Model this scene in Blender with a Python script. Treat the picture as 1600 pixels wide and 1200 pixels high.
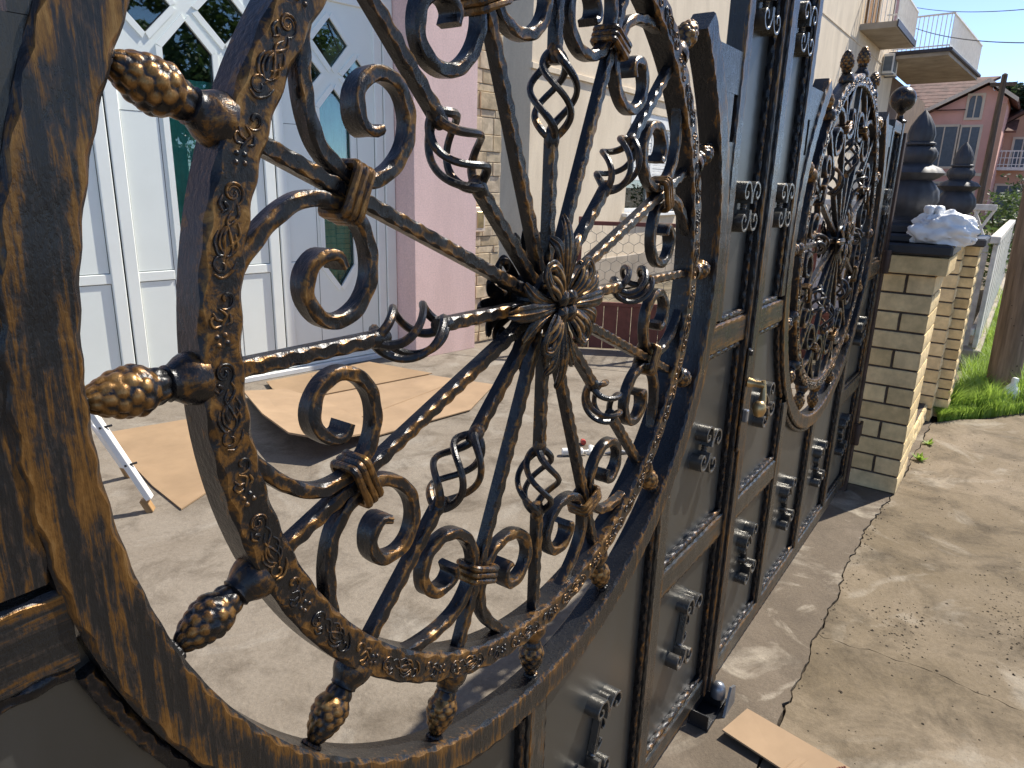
import bpy, math, random
from mathutils import Vector, Matrix, noise
for o in list(bpy.data.objects): bpy.data.objects.remove(o)
S = bpy.context.scene
COL = S.collection
PI = math.pi
R_ = math.radians
rnd = random.Random(7)

# ---------------------------------------------------------------- camera
cam_d = bpy.data.cameras.new("camera"); cam = bpy.data.objects.new("camera", cam_d); COL.objects.link(cam)
cam_d.sensor_width = 36; cam_d.lens = 24.723; cam_d.clip_start = 0.02; cam_d.clip_end = 2000
cr = Vector((0.58396, -0.81136, 0.02610)); cu = Vector((0.20867, 0.18110, 0.96107)); cf = Vector((0.78450, 0.55578, -0.27507))
M = Matrix.Identity(4)
for i in range(3):
    M[i][0] = cr[i]; M[i][1] = cu[i]; M[i][2] = -cf[i]
M.translation = Vector((-0.93987, -0.58521, 1.64241))
cam.matrix_world = M
S.camera = cam

# ---------------------------------------------------------------- sky and sun
SUN_AZ = Vector((0.925, -0.38, 0)).normalized(); SUN_EL = R_(50)
w = bpy.data.worlds.new("World"); S.world = w; w.use_nodes = True
nt = w.node_tree; bg = nt.nodes["Background"]
sky = nt.nodes.new("ShaderNodeTexSky"); sky.sky_type = 'NISHITA'; sky.sun_disc = False
sky.sun_elevation = SUN_EL; sky.sun_rotation = math.atan2(SUN_AZ.x, SUN_AZ.y)
sky.air_density = 0.45; sky.dust_density = 0.2; sky.ozone_density = 1.5
nt.links.new(sky.outputs[0], bg.inputs[0]); bg.inputs[1].default_value = 0.112
sd = bpy.data.lights.new("sun", 'SUN'); sun = bpy.data.objects.new("sun", sd); COL.objects.link(sun)
sd.energy = 3.0; sd.angle = R_(0.55); sd.color = (1, 0.94, 0.84)
sdir = Vector((SUN_AZ.x*math.cos(SUN_EL), SUN_AZ.y*math.cos(SUN_EL), math.sin(SUN_EL)))
sun.rotation_euler = sdir.to_track_quat('Z', 'Y').to_euler()
S.view_settings.view_transform = 'Standard'; S.view_settings.look = 'None'
S.view_settings.exposure = 1.36; S.view_settings.gamma = 1

# ---------------------------------------------------------------- materials
def new_mat(name):
    m = bpy.data.materials.new(name); m.use_nodes = True
    nt = m.node_tree; b = nt.nodes["Principled BSDF"]
    return m, nt, b
def nd(nt, t, **k):
    n = nt.nodes.new(t)
    for a, v in k.items(): setattr(n, a, v)
    return n
def coords(nt, scale=(1, 1, 1), jitter=True, rot=(0, 0, 0)):
    tc = nd(nt, "ShaderNodeTexCoord"); mp = nd(nt, "ShaderNodeMapping")
    mp.inputs['Scale'].default_value = scale; mp.inputs['Rotation'].default_value = rot
    if jitter:
        oi = nd(nt, "ShaderNodeObjectInfo"); mu = nd(nt, "ShaderNodeMath", operation='MULTIPLY'); mu.inputs[1].default_value = 37.0
        ad = nd(nt, "ShaderNodeVectorMath", operation='ADD')
        nt.links.new(oi.outputs['Random'], mu.inputs[0]); nt.links.new(tc.outputs['Object'], ad.inputs[0]); nt.links.new(mu.outputs[0], ad.inputs[1])
        nt.links.new(ad.outputs[0], mp.inputs[0])
    else:
        nt.links.new(tc.outputs['Object'], mp.inputs[0])
    return mp.outputs[0]
def noise_n(nt, vec, scale, detail=4, rough=0.55, dist=0.0):
    n = nd(nt, "ShaderNodeTexNoise"); n.inputs['Scale'].default_value = scale; n.inputs['Detail'].default_value = detail
    n.inputs['Roughness'].default_value = rough; n.inputs['Distortion'].default_value = dist
    if vec is not None: nt.links.new(vec, n.inputs['Vector'])
    return n.outputs['Fac']
def ramp(nt, fac, stops, interp='LINEAR'):
    r = nd(nt, "ShaderNodeValToRGB"); r.color_ramp.interpolation = interp
    e = r.color_ramp.elements
    while len(e) < len(stops): e.new(0.5)
    for i, (p, c) in enumerate(stops):
        e[i].position = p; e[i].color = c if len(c) == 4 else (*c, 1)
    nt.links.new(fac, r.inputs[0]); return r.outputs[0]
def math_n(nt, op, a, b):
    n = nd(nt, "ShaderNodeMath", operation=op)
    for i, v in enumerate((a, b)):
        if isinstance(v, (int, float)): n.inputs[i].default_value = v
        else: nt.links.new(v, n.inputs[i])
    return n.outputs[0]
def mix_c(nt, fac, a, b, mode='MIX'):
    n = nd(nt, "ShaderNodeMix", data_type='RGBA', blend_type=mode)
    if isinstance(fac, (int, float)): n.inputs[0].default_value = fac
    else: nt.links.new(fac, n.inputs[0])
    for i, v in ((6, a), (7, b)):
        if isinstance(v, tuple): n.inputs[i].default_value = (*v, 1)
        else: nt.links.new(v, n.inputs[i])
    return n.outputs[2]
def bump(nt, b, h, dist=0.002, strength=0.6):
    n = nd(nt, "ShaderNodeBump"); n.inputs['Distance'].default_value = dist; n.inputs['Strength'].default_value = strength
    nt.links.new(h, n.inputs['Height']); nt.links.new(n.outputs[0], b.inputs['Normal'])

def patina(name, gold=0.0, streak=(70, 70, 6), wearamt=0.16, dark=(0.0062, 0.0064, 0.0078), patch=(9, 9, 5), dmet=0.15):
    """black iron paint with rubbed-on bronze: brush streaks in patches plus more rubbing along worn edges"""
    m, nt, b = new_mat(name)
    n1 = noise_n(nt, coords(nt, streak), 1.0, 8, 0.68, 0.5)
    n2 = noise_n(nt, coords(nt, patch), 1.0, 4, 0.6, 0.6)
    n3 = noise_n(nt, coords(nt, (190, 190, 90)), 1.0, 3, 0.65)
    at = nd(nt, "ShaderNodeAttribute", attribute_name="wear"); wf = at.outputs['Fac']
    ws = math_n(nt, 'MULTIPLY', math_n(nt, 'MULTIPLY', wf, math_n(nt, 'ABSOLUTE', wf, 0.0)), wearamt)
    s = math_n(nt, 'ADD', math_n(nt, 'ADD', math_n(nt, 'MULTIPLY', n1, 0.80), math_n(nt, 'MULTIPLY', n2, 0.42)), math_n(nt, 'MULTIPLY', n3, 0.20))
    s = math_n(nt, 'ADD', math_n(nt, 'ADD', s, ws), gold)
    mid = tuple(x*2.0+y for x, y in zip(dark, (0.010, 0.004, 0.0)))
    colr = ramp(nt, s, [(0.690, dark), (0.735, mid), (0.785, (0.105, 0.052, 0.015)), (0.86, (0.20, 0.103, 0.031)), (1.0, (0.31, 0.18, 0.066))])
    nt.links.new(colr, b.inputs['Base Color'])
    nt.links.new(ramp(nt, s, [(0.70, (dmet,)*3), (0.85, (0.62,)*3)]), b.inputs['Metallic'])
    nt.links.new(ramp(nt, math_n(nt, 'ADD', math_n(nt, 'MULTIPLY', n3, 0.5), math_n(nt, 'MULTIPLY', n2, 0.5)), [(0.3, (0.20,)*3), (0.7, (0.42,)*3)]), b.inputs['Roughness'])
    b.inputs['Specular IOR Level'].default_value = 0.45
    bump(nt, b, math_n(nt, 'ADD', n3, math_n(nt, 'MULTIPLY', n1, 1.2)), 0.0013, 0.6)
    return m
def plain(name, col, rough=0.6, metal=0.0, var=0.12, scale=8, bumpd=0.0, spec=0.5, jitter=True, vscale=(1, 1, 1), objvar=0.0, stain=0.0):
    m, nt, b = new_mat(name)
    v = coords(nt, vscale, jitter); n = noise_n(nt, v, scale, 5, 0.6)
    lo = tuple(max(0, x*(1-var*1.6)) for x in col); hi = tuple(min(1, x*(1+var)) for x in col)
    c = ramp(nt, n, [(0.3, lo), (0.7, hi)])
    if objvar:
        oi = nd(nt, "ShaderNodeObjectInfo"); c = mix_c(nt, 1.0, c, ramp(nt, oi.outputs['Random'], [(0.0, (1-objvar, 1-objvar*1.15, 1-objvar*1.4)), (0.5, (1, 1, 1)), (1.0, (1-objvar*0.4, 1-objvar*0.45, 1-objvar*0.3))]), 'MULTIPLY')
    if stain:
        sn = noise_n(nt, coords(nt, (1.6, 1.6, 0.5), False), 1.3, 7, 0.66, 0.6); c = mix_c(nt, 1.0, c, ramp(nt, sn, [(0.35, (1-stain, 1-stain*1.05, 1-stain*1.1)), (0.6, (1, 1, 1))]), 'MULTIPLY')
    nt.links.new(c, b.inputs['Base Color'])
    b.inputs['Roughness'].default_value = rough; b.inputs['Metallic'].default_value = metal; b.inputs['Specular IOR Level'].default_value = spec
    if bumpd: bump(nt, b, noise_n(nt, v, scale*6, 4, 0.6), bumpd, 0.6)
    return m
MT = {}
MT['rim'] = patina('rim_patina', -0.022, (60, 60, 60), 0.13)
MT['emboss'] = patina('emboss_patina', -0.02, (60, 60, 60), 0.12)
MT['frame'] = patina('frame_patina', -0.042, (105, 105, 7), 0.13, (0.0092, 0.0094, 0.0104))
MT['post'] = patina('post_patina', -0.052, (105, 105, 7), 0.12, (0.011, 0.0112, 0.0125))
MT['frameh'] = patina('frame_patina_horizontal', -0.025, (7, 105, 105), 0.13, (0.011, 0.0112, 0.0120))
MT['trim'] = patina('trim_patina', -0.04, (40, 40, 40), 0.10, (0.014, 0.014, 0.016), dmet=0.5)
MT['lower'] = patina('lower_frame_patina', -0.085, (105, 105, 7), 0.13, (0.050, 0.048, 0.043), dmet=0.6)
MT['lowerh'] = patina('lower_frame_patina_horizontal', -0.07, (7, 105, 105), 0.13, (0.050, 0.048, 0.043), dmet=0.6)
MT['bar'] = patina('bar_patina', -0.035, (45, 45, 45), 0.13)
MT['cast'] = patina('cast_patina', -0.055, (40, 40, 40), 0.17)
MT['rosette'] = patina('rosette_patina', -0.05, (50, 50, 50), 0.27, (0.012, 0.012, 0.013), dmet=0.55)
MT['cone'] = patina('cone_patina', -0.11, (40, 40, 40), 0.30)
MT['scrollwork'] = patina('applique_patina', -0.10, (40, 40, 40), 0.10, (0.13, 0.125, 0.115), dmet=0.75)
MT['finial'] = patina('ball_patina', 0.0, (20, 20, 20), 0.2)
def panel_mat():
    m, nt, b = new_mat('panel_paint')
    v = coords(nt, (3, 3, 1.4)); n = noise_n(nt, v, 2.0, 4, 0.55, 0.3)
    nt.links.new(ramp(nt, n, [(0.3, (0.078, 0.080, 0.076)), (0.7, (0.112, 0.112, 0.104))]), b.inputs['Base Color'])
    b.inputs['Metallic'].default_value = 0.7
    f = noise_n(nt, coords(nt, (260, 260, 260)), 1.0, 2)
    nt.links.new(ramp(nt, n, [(0.25, (0.27,)*3), (0.75, (0.46,)*3)]), b.inputs['Roughness'])
    bk = noise_n(nt, coords(nt, (2.2, 2.2, 1.6)), 1.0, 2, 0.4)
    bump(nt, b, math_n(nt, 'ADD', math_n(nt, 'MULTIPLY', f, 0.02), bk), 0.012, 0.5); return m
MT['panel'] = panel_mat()
def concrete(name, base, dirt, dark, pale, s=1.0, dirt_amt=0.5):
    m, nt, b = new_mat(name)
    v = coords(nt, (1, 1, 1), False)
    big = noise_n(nt, v, 0.9*s, 6, 0.62, 0.8); mid = noise_n(nt, v, 3.2*s, 8, 0.70, 0.5); fine = noise_n(nt, v, 42*s, 6, 0.75); grit = noise_n(nt, v, 210, 3, 0.6); pal = noise_n(nt, coords(nt, (1, 1, 1), False, (0.3, 0.2, 0.9)), 1.7*s, 5, 0.6, 1.2)
    c = mix_c(nt, ramp(nt, big, [(0.5-0.22*dirt_amt, (0, 0, 0)), (0.66, (1, 1, 1))]), base, dirt)
    c = mix_c(nt, ramp(nt, pal, [(0.55, (0, 0, 0)), (0.66, (0.8,)*3)]), c, pale)
    c = mix_c(nt, ramp(nt, mid, [(0.475, (0, 0, 0)), (0.70, (0.88,)*3)]), c, dark)
    c = mix_c(nt, 0.45, c, mix_c(nt, 1.0, c, ramp(nt, fine, [(0.28, (0.35,)*3), (0.74, (1.0,)*3)]), 'MULTIPLY'))
    c = mix_c(nt, ramp(nt, grit, [(0.64, (0, 0, 0)), (0.70, (0.75,)*3)]), c, dark)
    nt.links.new(c, b.inputs['Base Color']); b.inputs['Roughness'].default_value = 0.9; b.inputs['Specular IOR Level'].default_value = 0.25
    bump(nt, b, math_n(nt, 'ADD', fine, math_n(nt, 'MULTIPLY', mid, 1.8)), 0.006, 0.6)
    return m
MT['yard'] = concrete('courtyard_concrete', (0.285, 0.245, 0.195), (0.215, 0.178, 0.136), (0.115, 0.092, 0.068), (0.33, 0.295, 0.245), 1.3, 0.6)
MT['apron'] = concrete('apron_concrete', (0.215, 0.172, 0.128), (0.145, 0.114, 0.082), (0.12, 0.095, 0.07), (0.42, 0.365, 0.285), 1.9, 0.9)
MT['drive'] = concrete('driveway_concrete', (0.295, 0.235, 0.165), (0.180, 0.138, 0.086), (0.070, 0.053, 0.033), (0.35, 0.30, 0.23), 1.1, 0.9)
MT['soil'] = plain('soil', (0.17, 0.14, 0.095), 0.95, 0, 0.4, 3, 0.01, 0.2, False)
MT['crack'] = plain('crack_soil', (0.045, 0.035, 0.025), 0.95, 0, 0.4, 60, 0.003, 0.2, False)
MT['grit'] = plain('brown_grit', (0.085, 0.066, 0.045), 0.95, 0, 0.5, 40, 0.0, 0.2, False)
MT['card'] = plain('cardboard', (0.36, 0.25, 0.152), 0.85, 0, 0.09, 4, 0.0, 0.25, objvar=0.14, stain=0.10)
MT['pvc'] = plain('white_pvc', (0.86, 0.89, 0.83), 0.32, 0, 0.03, 3, 0.0, 0.5)
MT['pvcpanel'] = plain('white_pvc_panel', (0.83, 0.87, 0.81), 0.38, 0, 0.03, 2, 0.0, 0.5)
MT['seal'] = plain('black_seal', (0.018, 0.018, 0.018), 0.6)
MT['pink'] = plain('pink_render', (0.84, 0.61, 0.56), 0.9, 0, 0.09, 70, 0.004, 0.25, False, stain=0.12)
MT['beige'] = plain('beige_render', (0.72, 0.61, 0.46), 0.9, 0, 0.04, 40, 0.003, 0.25, False, stain=0.16)
MT['stone'] = plain('stone_veneer', (0.64, 0.52, 0.35), 0.9, 0, 0.24, 9, 0.005, 0.3, objvar=0.25)
MT['mortar'] = plain('mortar', (0.42, 0.36, 0.28), 0.95, 0, 0.15, 20, 0.002, 0.2, False)
MT['brick'] = plain('yellow_brick', (0.82, 0.625, 0.33), 0.88, 0, 0.16, 14, 0.004, 0.3, objvar=0.20)
MT['joint'] = plain('dark_mortar', (0.10, 0.078, 0.06), 0.95, 0, 0.25, 30, 0.003, 0.2, False)
MT['capstone'] = plain('black_capstone', (0.022, 0.023, 0.027), 0.42, 0, 0.2, 12, 0.001, 0.5)
MT['finialstone'] = plain('dark_finial_concrete', (0.045, 0.046, 0.052), 0.55, 0, 0.25, 10, 0.001, 0.45)
MT['bag'] = plain('white_plastic_bag', (0.90, 0.90, 0.89), 0.35, 0, 0.03, 6, 0.004, 0.5)
MT['rust'] = plain('red_oxide_steel', (0.17, 0.055, 0.038), 0.6, 0, 0.2, 12, 0.001, 0.4)
MT['darkrust'] = plain('dark_rusty_steel', (0.060, 0.036, 0.026), 0.6, 0.2, 0.3, 14, 0.001, 0.4)
MT['wire'] = plain('galvanised_wire', (0.30, 0.27, 0.22), 0.5, 0.3, 0.2, 30)
MT['whitepaint'] = plain('white_paint', (0.78, 0.77, 0.73), 0.55, 0, 0.08, 6, 0.0, 0.4)
MT['oldwhite'] = plain('weathered_white_concrete', (0.66, 0.62, 0.56), 0.85, 0, 0.2, 9, 0.003, 0.3)
MT['housepink'] = plain('salmon_render', (0.74, 0.42, 0.35), 0.9, 0, 0.06, 1.0, 0.0, 0.25, False)
MT['houseorange'] = plain('orange_render', (0.64, 0.37, 0.26), 0.9, 0, 0.06, 1.0, 0.0, 0.25, False)
MT['trimcream'] = plain('cream_trim', (0.72, 0.60, 0.47), 0.85, 0, 0.06, 3, 0.0, 0.3)
MT['tile'] = plain('brown_roof_tile', (0.16, 0.085, 0.065), 0.8, 0, 0.35, 2.5, 0.0, 0.3, False)
MT['slab'] = plain('balcony_concrete', (0.36, 0.31, 0.25), 0.9, 0, 0.18, 1.6, 0.0, 0.3)
MT['slabdark'] = plain('dark_gutter_metal', (0.045, 0.045, 0.06), 0.5, 0.2, 0.2, 4)
MT['wood'] = plain('weathered_pole_wood', (0.23, 0.17, 0.12), 0.9, 0, 0.35, 6, 0.006, 0.2, True, (5, 5, 0.35))
MT['polewood'] = plain('grey_pole_wood', (0.13, 0.10, 0.08), 0.9, 0, 0.3, 6, 0.0, 0.2, True, (5, 5, 0.4))
MT['boards'] = plain('brown_boards', (0.42, 0.25, 0.11), 0.7, 0, 0.3, 4, 0.0, 0.3, True, (6, 6, 0.6))
MT['shadewall'] = plain('shade_brown_render', (0.16, 0.105, 0.07), 0.9, 0, 0.2, 2)  # wall under the terrace: its shade is put into the dark brown
MT['curtain'] = plain('teal_curtain', (0.18, 0.46, 0.41), 0.85, 0, 0.15, 5)
MT['interior'] = plain('dark_interior', (0.018, 0.026, 0.026), 0.9)
MT['acdark'] = plain('grey_grille', (0.12, 0.15, 0.18), 0.6)
MT['blackplastic'] = plain('black_steel', (0.014, 0.014, 0.016), 0.38, 0.3, 0.2, 20)
MT['greysteel'] = plain('grey_steel', (0.24, 0.25, 0.27), 0.35, 0.7, 0.15, 20)
MT['brass'] = plain('worn_brass', (0.52, 0.36, 0.17), 0.33, 0.8, 0.2, 20)
MT['bark'] = plain('bark', (0.10, 0.075, 0.05), 0.95, 0, 0.3, 8, 0.01, 0.2)
MT['cable'] = plain('black_cable', (0.03, 0.03, 0.035), 0.6)
MT['red'] = plain('red_plastic', (0.45, 0.06, 0.05), 0.4)
def leaf_mat(name, a, bcol, tr=0.25):
    m, nt, b = new_mat(name)
    n = noise_n(nt, coords(nt, (1, 1, 1)), 3.0, 5, 0.7)
    nt.links.new(ramp(nt, n, [(0.3, a), (0.7, bcol)]), b.inputs['Base Color']); b.inputs['Roughness'].default_value = 0.55
    t = nd(nt, "ShaderNodeBsdfTranslucent"); t.inputs[0].default_value = (*[min(1, x*1.6) for x in bcol], 1)
    mx = nd(nt, "ShaderNodeMixShader"); mx.inputs[0].default_value = tr
    out = nt.nodes["Material Output"]
    nt.links.new(b.outputs[0], mx.inputs[1]); nt.links.new(t.outputs[0], mx.inputs[2]); nt.links.new(mx.outputs[0], out.inputs[0])
    return m
MT['leaf'] = leaf_mat('leaf_green', (0.03, 0.06, 0.018), (0.10, 0.15, 0.04))
MT['leafdark'] = leaf_mat('leaf_dark_green', (0.018, 0.036, 0.016), (0.045, 0.075, 0.028))
MT['grass'] = leaf_mat('grass_green', (0.11, 0.21, 0.02), (0.30, 0.42, 0.07), 0.3)
def glass_mat(name, tint, refl=0.5):
    m, nt, b = new_mat(name)
    out = nt.nodes["Material Output"]
    tr = nd(nt, "ShaderNodeBsdfTransparent"); tr.inputs[0].default_value = (*tint, 1)
    gl = nd(nt, "ShaderNodeBsdfGlossy"); gl.inputs['Roughness'].default_value = 0.015; gl.inputs[0].default_value = (0.9, 0.95, 0.95, 1)
    fr = nd(nt, "ShaderNodeFresnel"); fr.inputs[0].default_value = 1.55
    f = math_n(nt, 'ADD', math_n(nt, 'MULTIPLY', fr.outputs[0], 0.9), refl*0.10)
    mx = nd(nt, "ShaderNodeMixShader"); nt.links.new(f, mx.inputs[0]); nt.links.new(tr.outputs[0], mx.inputs[1]); nt.links.new(gl.outputs[0], mx.inputs[2])
    nt.links.new(mx.outputs[0], out.inputs[0]); return m
MT['glass'] = glass_mat('teal_tinted_glass', (0.78, 0.93, 0.90), 0.5)
MT['winglass'] = glass_mat('window_glass', (0.55, 0.62, 0.65), 0.6)

# ---------------------------------------------------------------- mesh helpers
class MB:
    def __init__(s): s.v = []; s.f = []; s.w = []
    def add(s, vs, fs, wear=0.0):
        o = len(s.v); s.v += [tuple(x) for x in vs]
        s.w += (list(wear) if isinstance(wear, (list, tuple)) else [wear]*len(vs))
        s.f += [tuple(i+o for i in f) for f in fs]; return s
    def box(s, x0, x1, y0, y1, z0, z1, ch=0.0, wear=0.0):
        if x1 < x0: x0, x1 = x1, x0
        if y1 < y0: y0, y1 = y1, y0
        if ch <= 0:
            vs = [(x, y, z) for z in (z0, z1) for y in (y0, y1) for x in (x0, x1)]
            return s.add(vs, [(0, 2, 3, 1), (4, 5, 7, 6), (0, 1, 5, 4), (2, 6, 7, 3), (0, 4, 6, 2), (1, 3, 7, 5)], wear)
        c = ch; vs = []
        idx = {}
        for sx in (0, 1):
            for sy in (0, 1):
                for sz in (0, 1):
                    X = (x0, x1)[sx]; Y = (y0, y1)[sy]; Z = (z0, z1)[sz]
                    dx = c if sx == 0 else -c; dy = c if sy == 0 else -c; dz = c if sz == 0 else -c
                    idx[sx, sy, sz] = len(vs)
                    vs += [(X, Y+dy, Z+dz), (X+dx, Y, Z+dz), (X+dx, Y+dy, Z)]
        fs = []
        q = lambda a, k: idx[a]+k
        fs.append((q((0, 0, 0), 0), q((0, 0, 1), 0), q((0, 1, 1), 0), q((0, 1, 0), 0))); fs.append((q((1, 0, 0), 0), q((1, 1, 0), 0), q((1, 1, 1), 0), q((1, 0, 1), 0)))
        fs.append((q((0, 0, 0), 1), q((1, 0, 0), 1), q((1, 0, 1), 1), q((0, 0, 1), 1))); fs.append((q((0, 1, 0), 1), q((0, 1, 1), 1), q((1, 1, 1), 1), q((1, 1, 0), 1)))
        fs.append((q((0, 0, 0), 2), q((0, 1, 0), 2), q((1, 1, 0), 2), q((1, 0, 0), 2))); fs.append((q((0, 0, 1), 2), q((1, 0, 1), 2), q((1, 1, 1), 2), q((0, 1, 1), 2)))
        for a in (0, 1):
            for b in (0, 1):
                fs.append((q((0, a, b), 1), q((1, a, b), 1), q((1, a, b), 2), q((0, a, b), 2)))
                fs.append((q((a, 0, b), 0), q((a, 1, b), 0), q((a, 1, b), 2), q((a, 0, b), 2)))
                fs.append((q((a, b, 0), 0), q((a, b, 1), 0), q((a, b, 1), 1), q((a, b, 0), 1)))
                for c2 in (0, 1):
                    k = idx[a, b, c2]; fs.append((k, k+1, k+2))
        return s.add(vs, fs, wear)
    def tube(s, pts, r, n=8, wear=0.3, cap=True, closed=False):
        pts = [Vector(p) for p in pts]; N = len(pts); vs = []; fs = []
        up = None
        for i in range(N):
            a = pts[(i-1) % N] if (closed or i > 0) else pts[i]; b = pts[(i+1) % N] if (closed or i < N-1) else pts[i]
            t = (b-a).normalized()
            if up is None: up = t.orthogonal().normalized()
            up = (up - t*up.dot(t)).normalized(); sd = t.cross(up)
            rr = r(i/(N-1)) if callable(r) else r
            for k in range(n):
                an = 2*PI*k/n; vs.append(pts[i]+(up*math.cos(an)+sd*math.sin(an))*rr)
        for i in range(N if closed else N-1):
            j = (i+1) % N
            for k in range(n):
                l = (k+1) % n; fs.append((i*n+k, i*n+l, j*n+l, j*n+k))
        if cap and not closed: fs += [tuple(range(n-1, -1, -1)), tuple((N-1)*n+k for k in range(n))]
        return s.add(vs, fs, wear)
    def lathe(s, prof, n=20, axis='z', org=(0, 0, 0), wear=0.0, rot=0.0, ripple=None):
        vs = []; fs = []; P = len(prof); ws = []
        for i, (r, h) in enumerate(prof):
            for k in range(n):
                an = 2*PI*k/n+rot; rr = r*(ripple(i, k) if ripple else 1)
                a, b = rr*math.cos(an), rr*math.sin(an)
                p = (a, b, h) if axis == 'z' else ((h, a, b) if axis == 'x' else (a, h, b))
                vs.append((p[0]+org[0], p[1]+org[1], p[2]+org[2])); ws.append(wear(i/(P-1), k/n) if callable(wear) else wear)
        for i in range(P-1):
            for k in range(n):
                l = (k+1) % n; fs.append((i*n+k, i*n+l, (i+1)*n+l, (i+1)*n+k))
        fs += [tuple(range(n-1, -1, -1)), tuple((P-1)*n+k for k in range(n))]
        return s.add(vs, fs, ws)
    def prism(s, poly, y0, y1, wear=0.0, plane='xz'):
        n = len(poly); f = (lambda a, b, y: (a, y, b)) if plane == 'xz' else (lambda a, b, y: (a, b, y))
        vs = [f(a, b, y0) for a, b in poly]+[f(a, b, y1) for a, b in poly]
        fs = [tuple(range(n)), tuple(range(2*n-1, n-1, -1))]+[(i, i+n, (i+1) % n+n, (i+1) % n) for i in range(n)]
        return s.add(vs, fs, wear)
    def hammered(s, path, w, d, yc=0.02, lam=0.026, c0=0.0018, c1=0.0022, ds=0.0055, closed=False, wf=None, df=None, seed=0, cap=True, amp=0.0006, midwear=0.0, side=-1.15):
        """bar of width w (in the x-z plane) and depth d (along y) swept along a polyline, its edges dented by the hammer"""
        P = resample([Vector((a, 0, b)) for a, b in path], ds, closed); N = len(P); vs = []; ws = []; fs = []
        L = 0.0
        for i in range(N):
            if i: L += (P[i]-P[i-1]).length
            a = P[(i-1) % N] if (closed or i > 0) else P[i]; b = P[(i+1) % N] if (closed or i < N-1) else P[i]
            t = (b-a).normalized(); nn = Vector((t.z, 0, -t.x)); u = i/(N-1)
            A = (wf(u) if wf else w)/2; B = (df(u) if df else d)/2
            cs = []
            for k in range(4):
                ph = (0.0, 1.7, 0.9, 2.9)[k]+seed
                q = 0.5+0.5*math.cos(2*PI*L/lam+ph+0.7*math.sin(L*23+seed))
                cs.append(min(c0*0.7 if k < 2 else c0+c1*q, A*0.7, B*0.7))
            j = lambda k: amp*math.sin(L*2*PI/(lam*1.7)+k*2.1+seed)
            sec = [(A+j(0), 0), (A, B-cs[0]), (A-cs[0], B), (0, B+j(1)), (-A+cs[1], B), (-A, B-cs[1]), (-A+j(2), 0), (-A, -B+cs[2]), (-A+cs[2], -B), (0, -B+j(3)), (A-cs[3], -B), (A, -B+cs[3])]
            for n_, y_ in sec:
                p = P[i]+nn*n_; vs.append((p.x, yc+y_, p.z))
            ws += [side, -0.3, -0.8, -1.2, -0.8, -0.3, side, 0.35, 1, midwear, 1, 0.35]
        for i in range(N if closed else N-1):
            jn = (i+1) % N
            for k in range(12):
                l = (k+1) % 12; fs.append((i*12+k, jn*12+k, jn*12+l, i*12+l))
        if cap and not closed: fs += [tuple(range(12)), tuple((N-1)*12+k for k in range(11, -1, -1))]
        return s.add(vs, fs, ws)
    def mesh(s, name, smooth=40):
        me = bpy.data.meshes.new(name); me.from_pydata(s.v, [], s.f); me.update()
        if any(s.w):
            at = me.attributes.new("wear", 'FLOAT', 'POINT'); at.data.foreach_set('value', s.w)
        if smooth:
            me.polygons.foreach_set('use_smooth', [True]*len(me.polygons))
            me.set_sharp_from_angle(angle=R_(min(smooth, 38)) if smooth < 45 else R_(smooth))
        return me
    def build(s, name, mat, parent=None, smooth=40, loc=None, rot=None):
        return link(name, s.mesh(name, smooth), mat, parent, loc, rot)
def link(name, me, mat, parent=None, loc=None, rot=None):
    if mat is not None and not me.materials: me.materials.append(MT[mat] if isinstance(mat, str) else mat)
    o = bpy.data.objects.new(name, me); COL.objects.link(o)
    if parent is not None: o.parent = parent
    if loc is not None: o.location = loc
    if rot is not None: o.rotation_euler = rot
    return o
def resample(P, ds, closed=False):
    if closed: P = P+[P[0]]
    L = [0.0]
    for i in range(1, len(P)): L.append(L[-1]+(P[i]-P[i-1]).length)
    n = max(2, int(round(L[-1]/ds))+1); out = []; k = 0
    for i in range(n-1 if closed else n):
        t = L[-1]*i/(n-1)
        while k < len(P)-2 and L[k+1] < t: k += 1
        seg = L[k+1]-L[k]; f = 0 if seg < 1e-9 else (t-L[k])/seg
        out.append(P[k].lerp(P[k+1], min(1, f)))
    return out
def catmull(pts, n=10):
    out = []
    P = [Vector(p) for p in pts]; P = [P[0]*2-P[1]]+P+[P[-1]*2-P[-2]]
    for i in range(1, len(P)-2):
        a, b, c, d = P[i-1:i+3]
        for k in range(n):
            t = k/n; out.append(0.5*((2*b)+(c-a)*t+(2*a-5*b+4*c-d)*t*t+(3*b-a-3*c+d)*t**3))
    out.append(P[-2]); return out
def arc(r, a0, a1, n=60, cx=0, cz=0): return [(cx+r*math.cos(R_(a0+(a1-a0)*i/n)), cz+r*math.sin(R_(a0+(a1-a0)*i/n))) for i in range(n+1)]
def empty(name, loc, label, cat, group=None, rz=0):
    o = bpy.data.objects.new(name, None); COL.objects.link(o); o.location = loc; o.rotation_euler = (0, 0, rz); o.empty_display_size = 0.1
    return tag(o, label, cat, group)
def tag(o, label, cat, group=None):
    o['label'] = label; o['category'] = cat
    if group: o['group'] = group
    return o
def struct(o): o['kind'] = 'structure'; return o
def stuff(o, label, cat=None):
    o['kind'] = 'stuff'; o['label'] = label
    if cat: o['category'] = cat
    return o
# ================================================================= the gate
HZ = 1.46            # height of the wheel hub above the ground
def line(x0, z0, x1, z1): return [(x0, z0), (x1, z1)]

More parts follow.
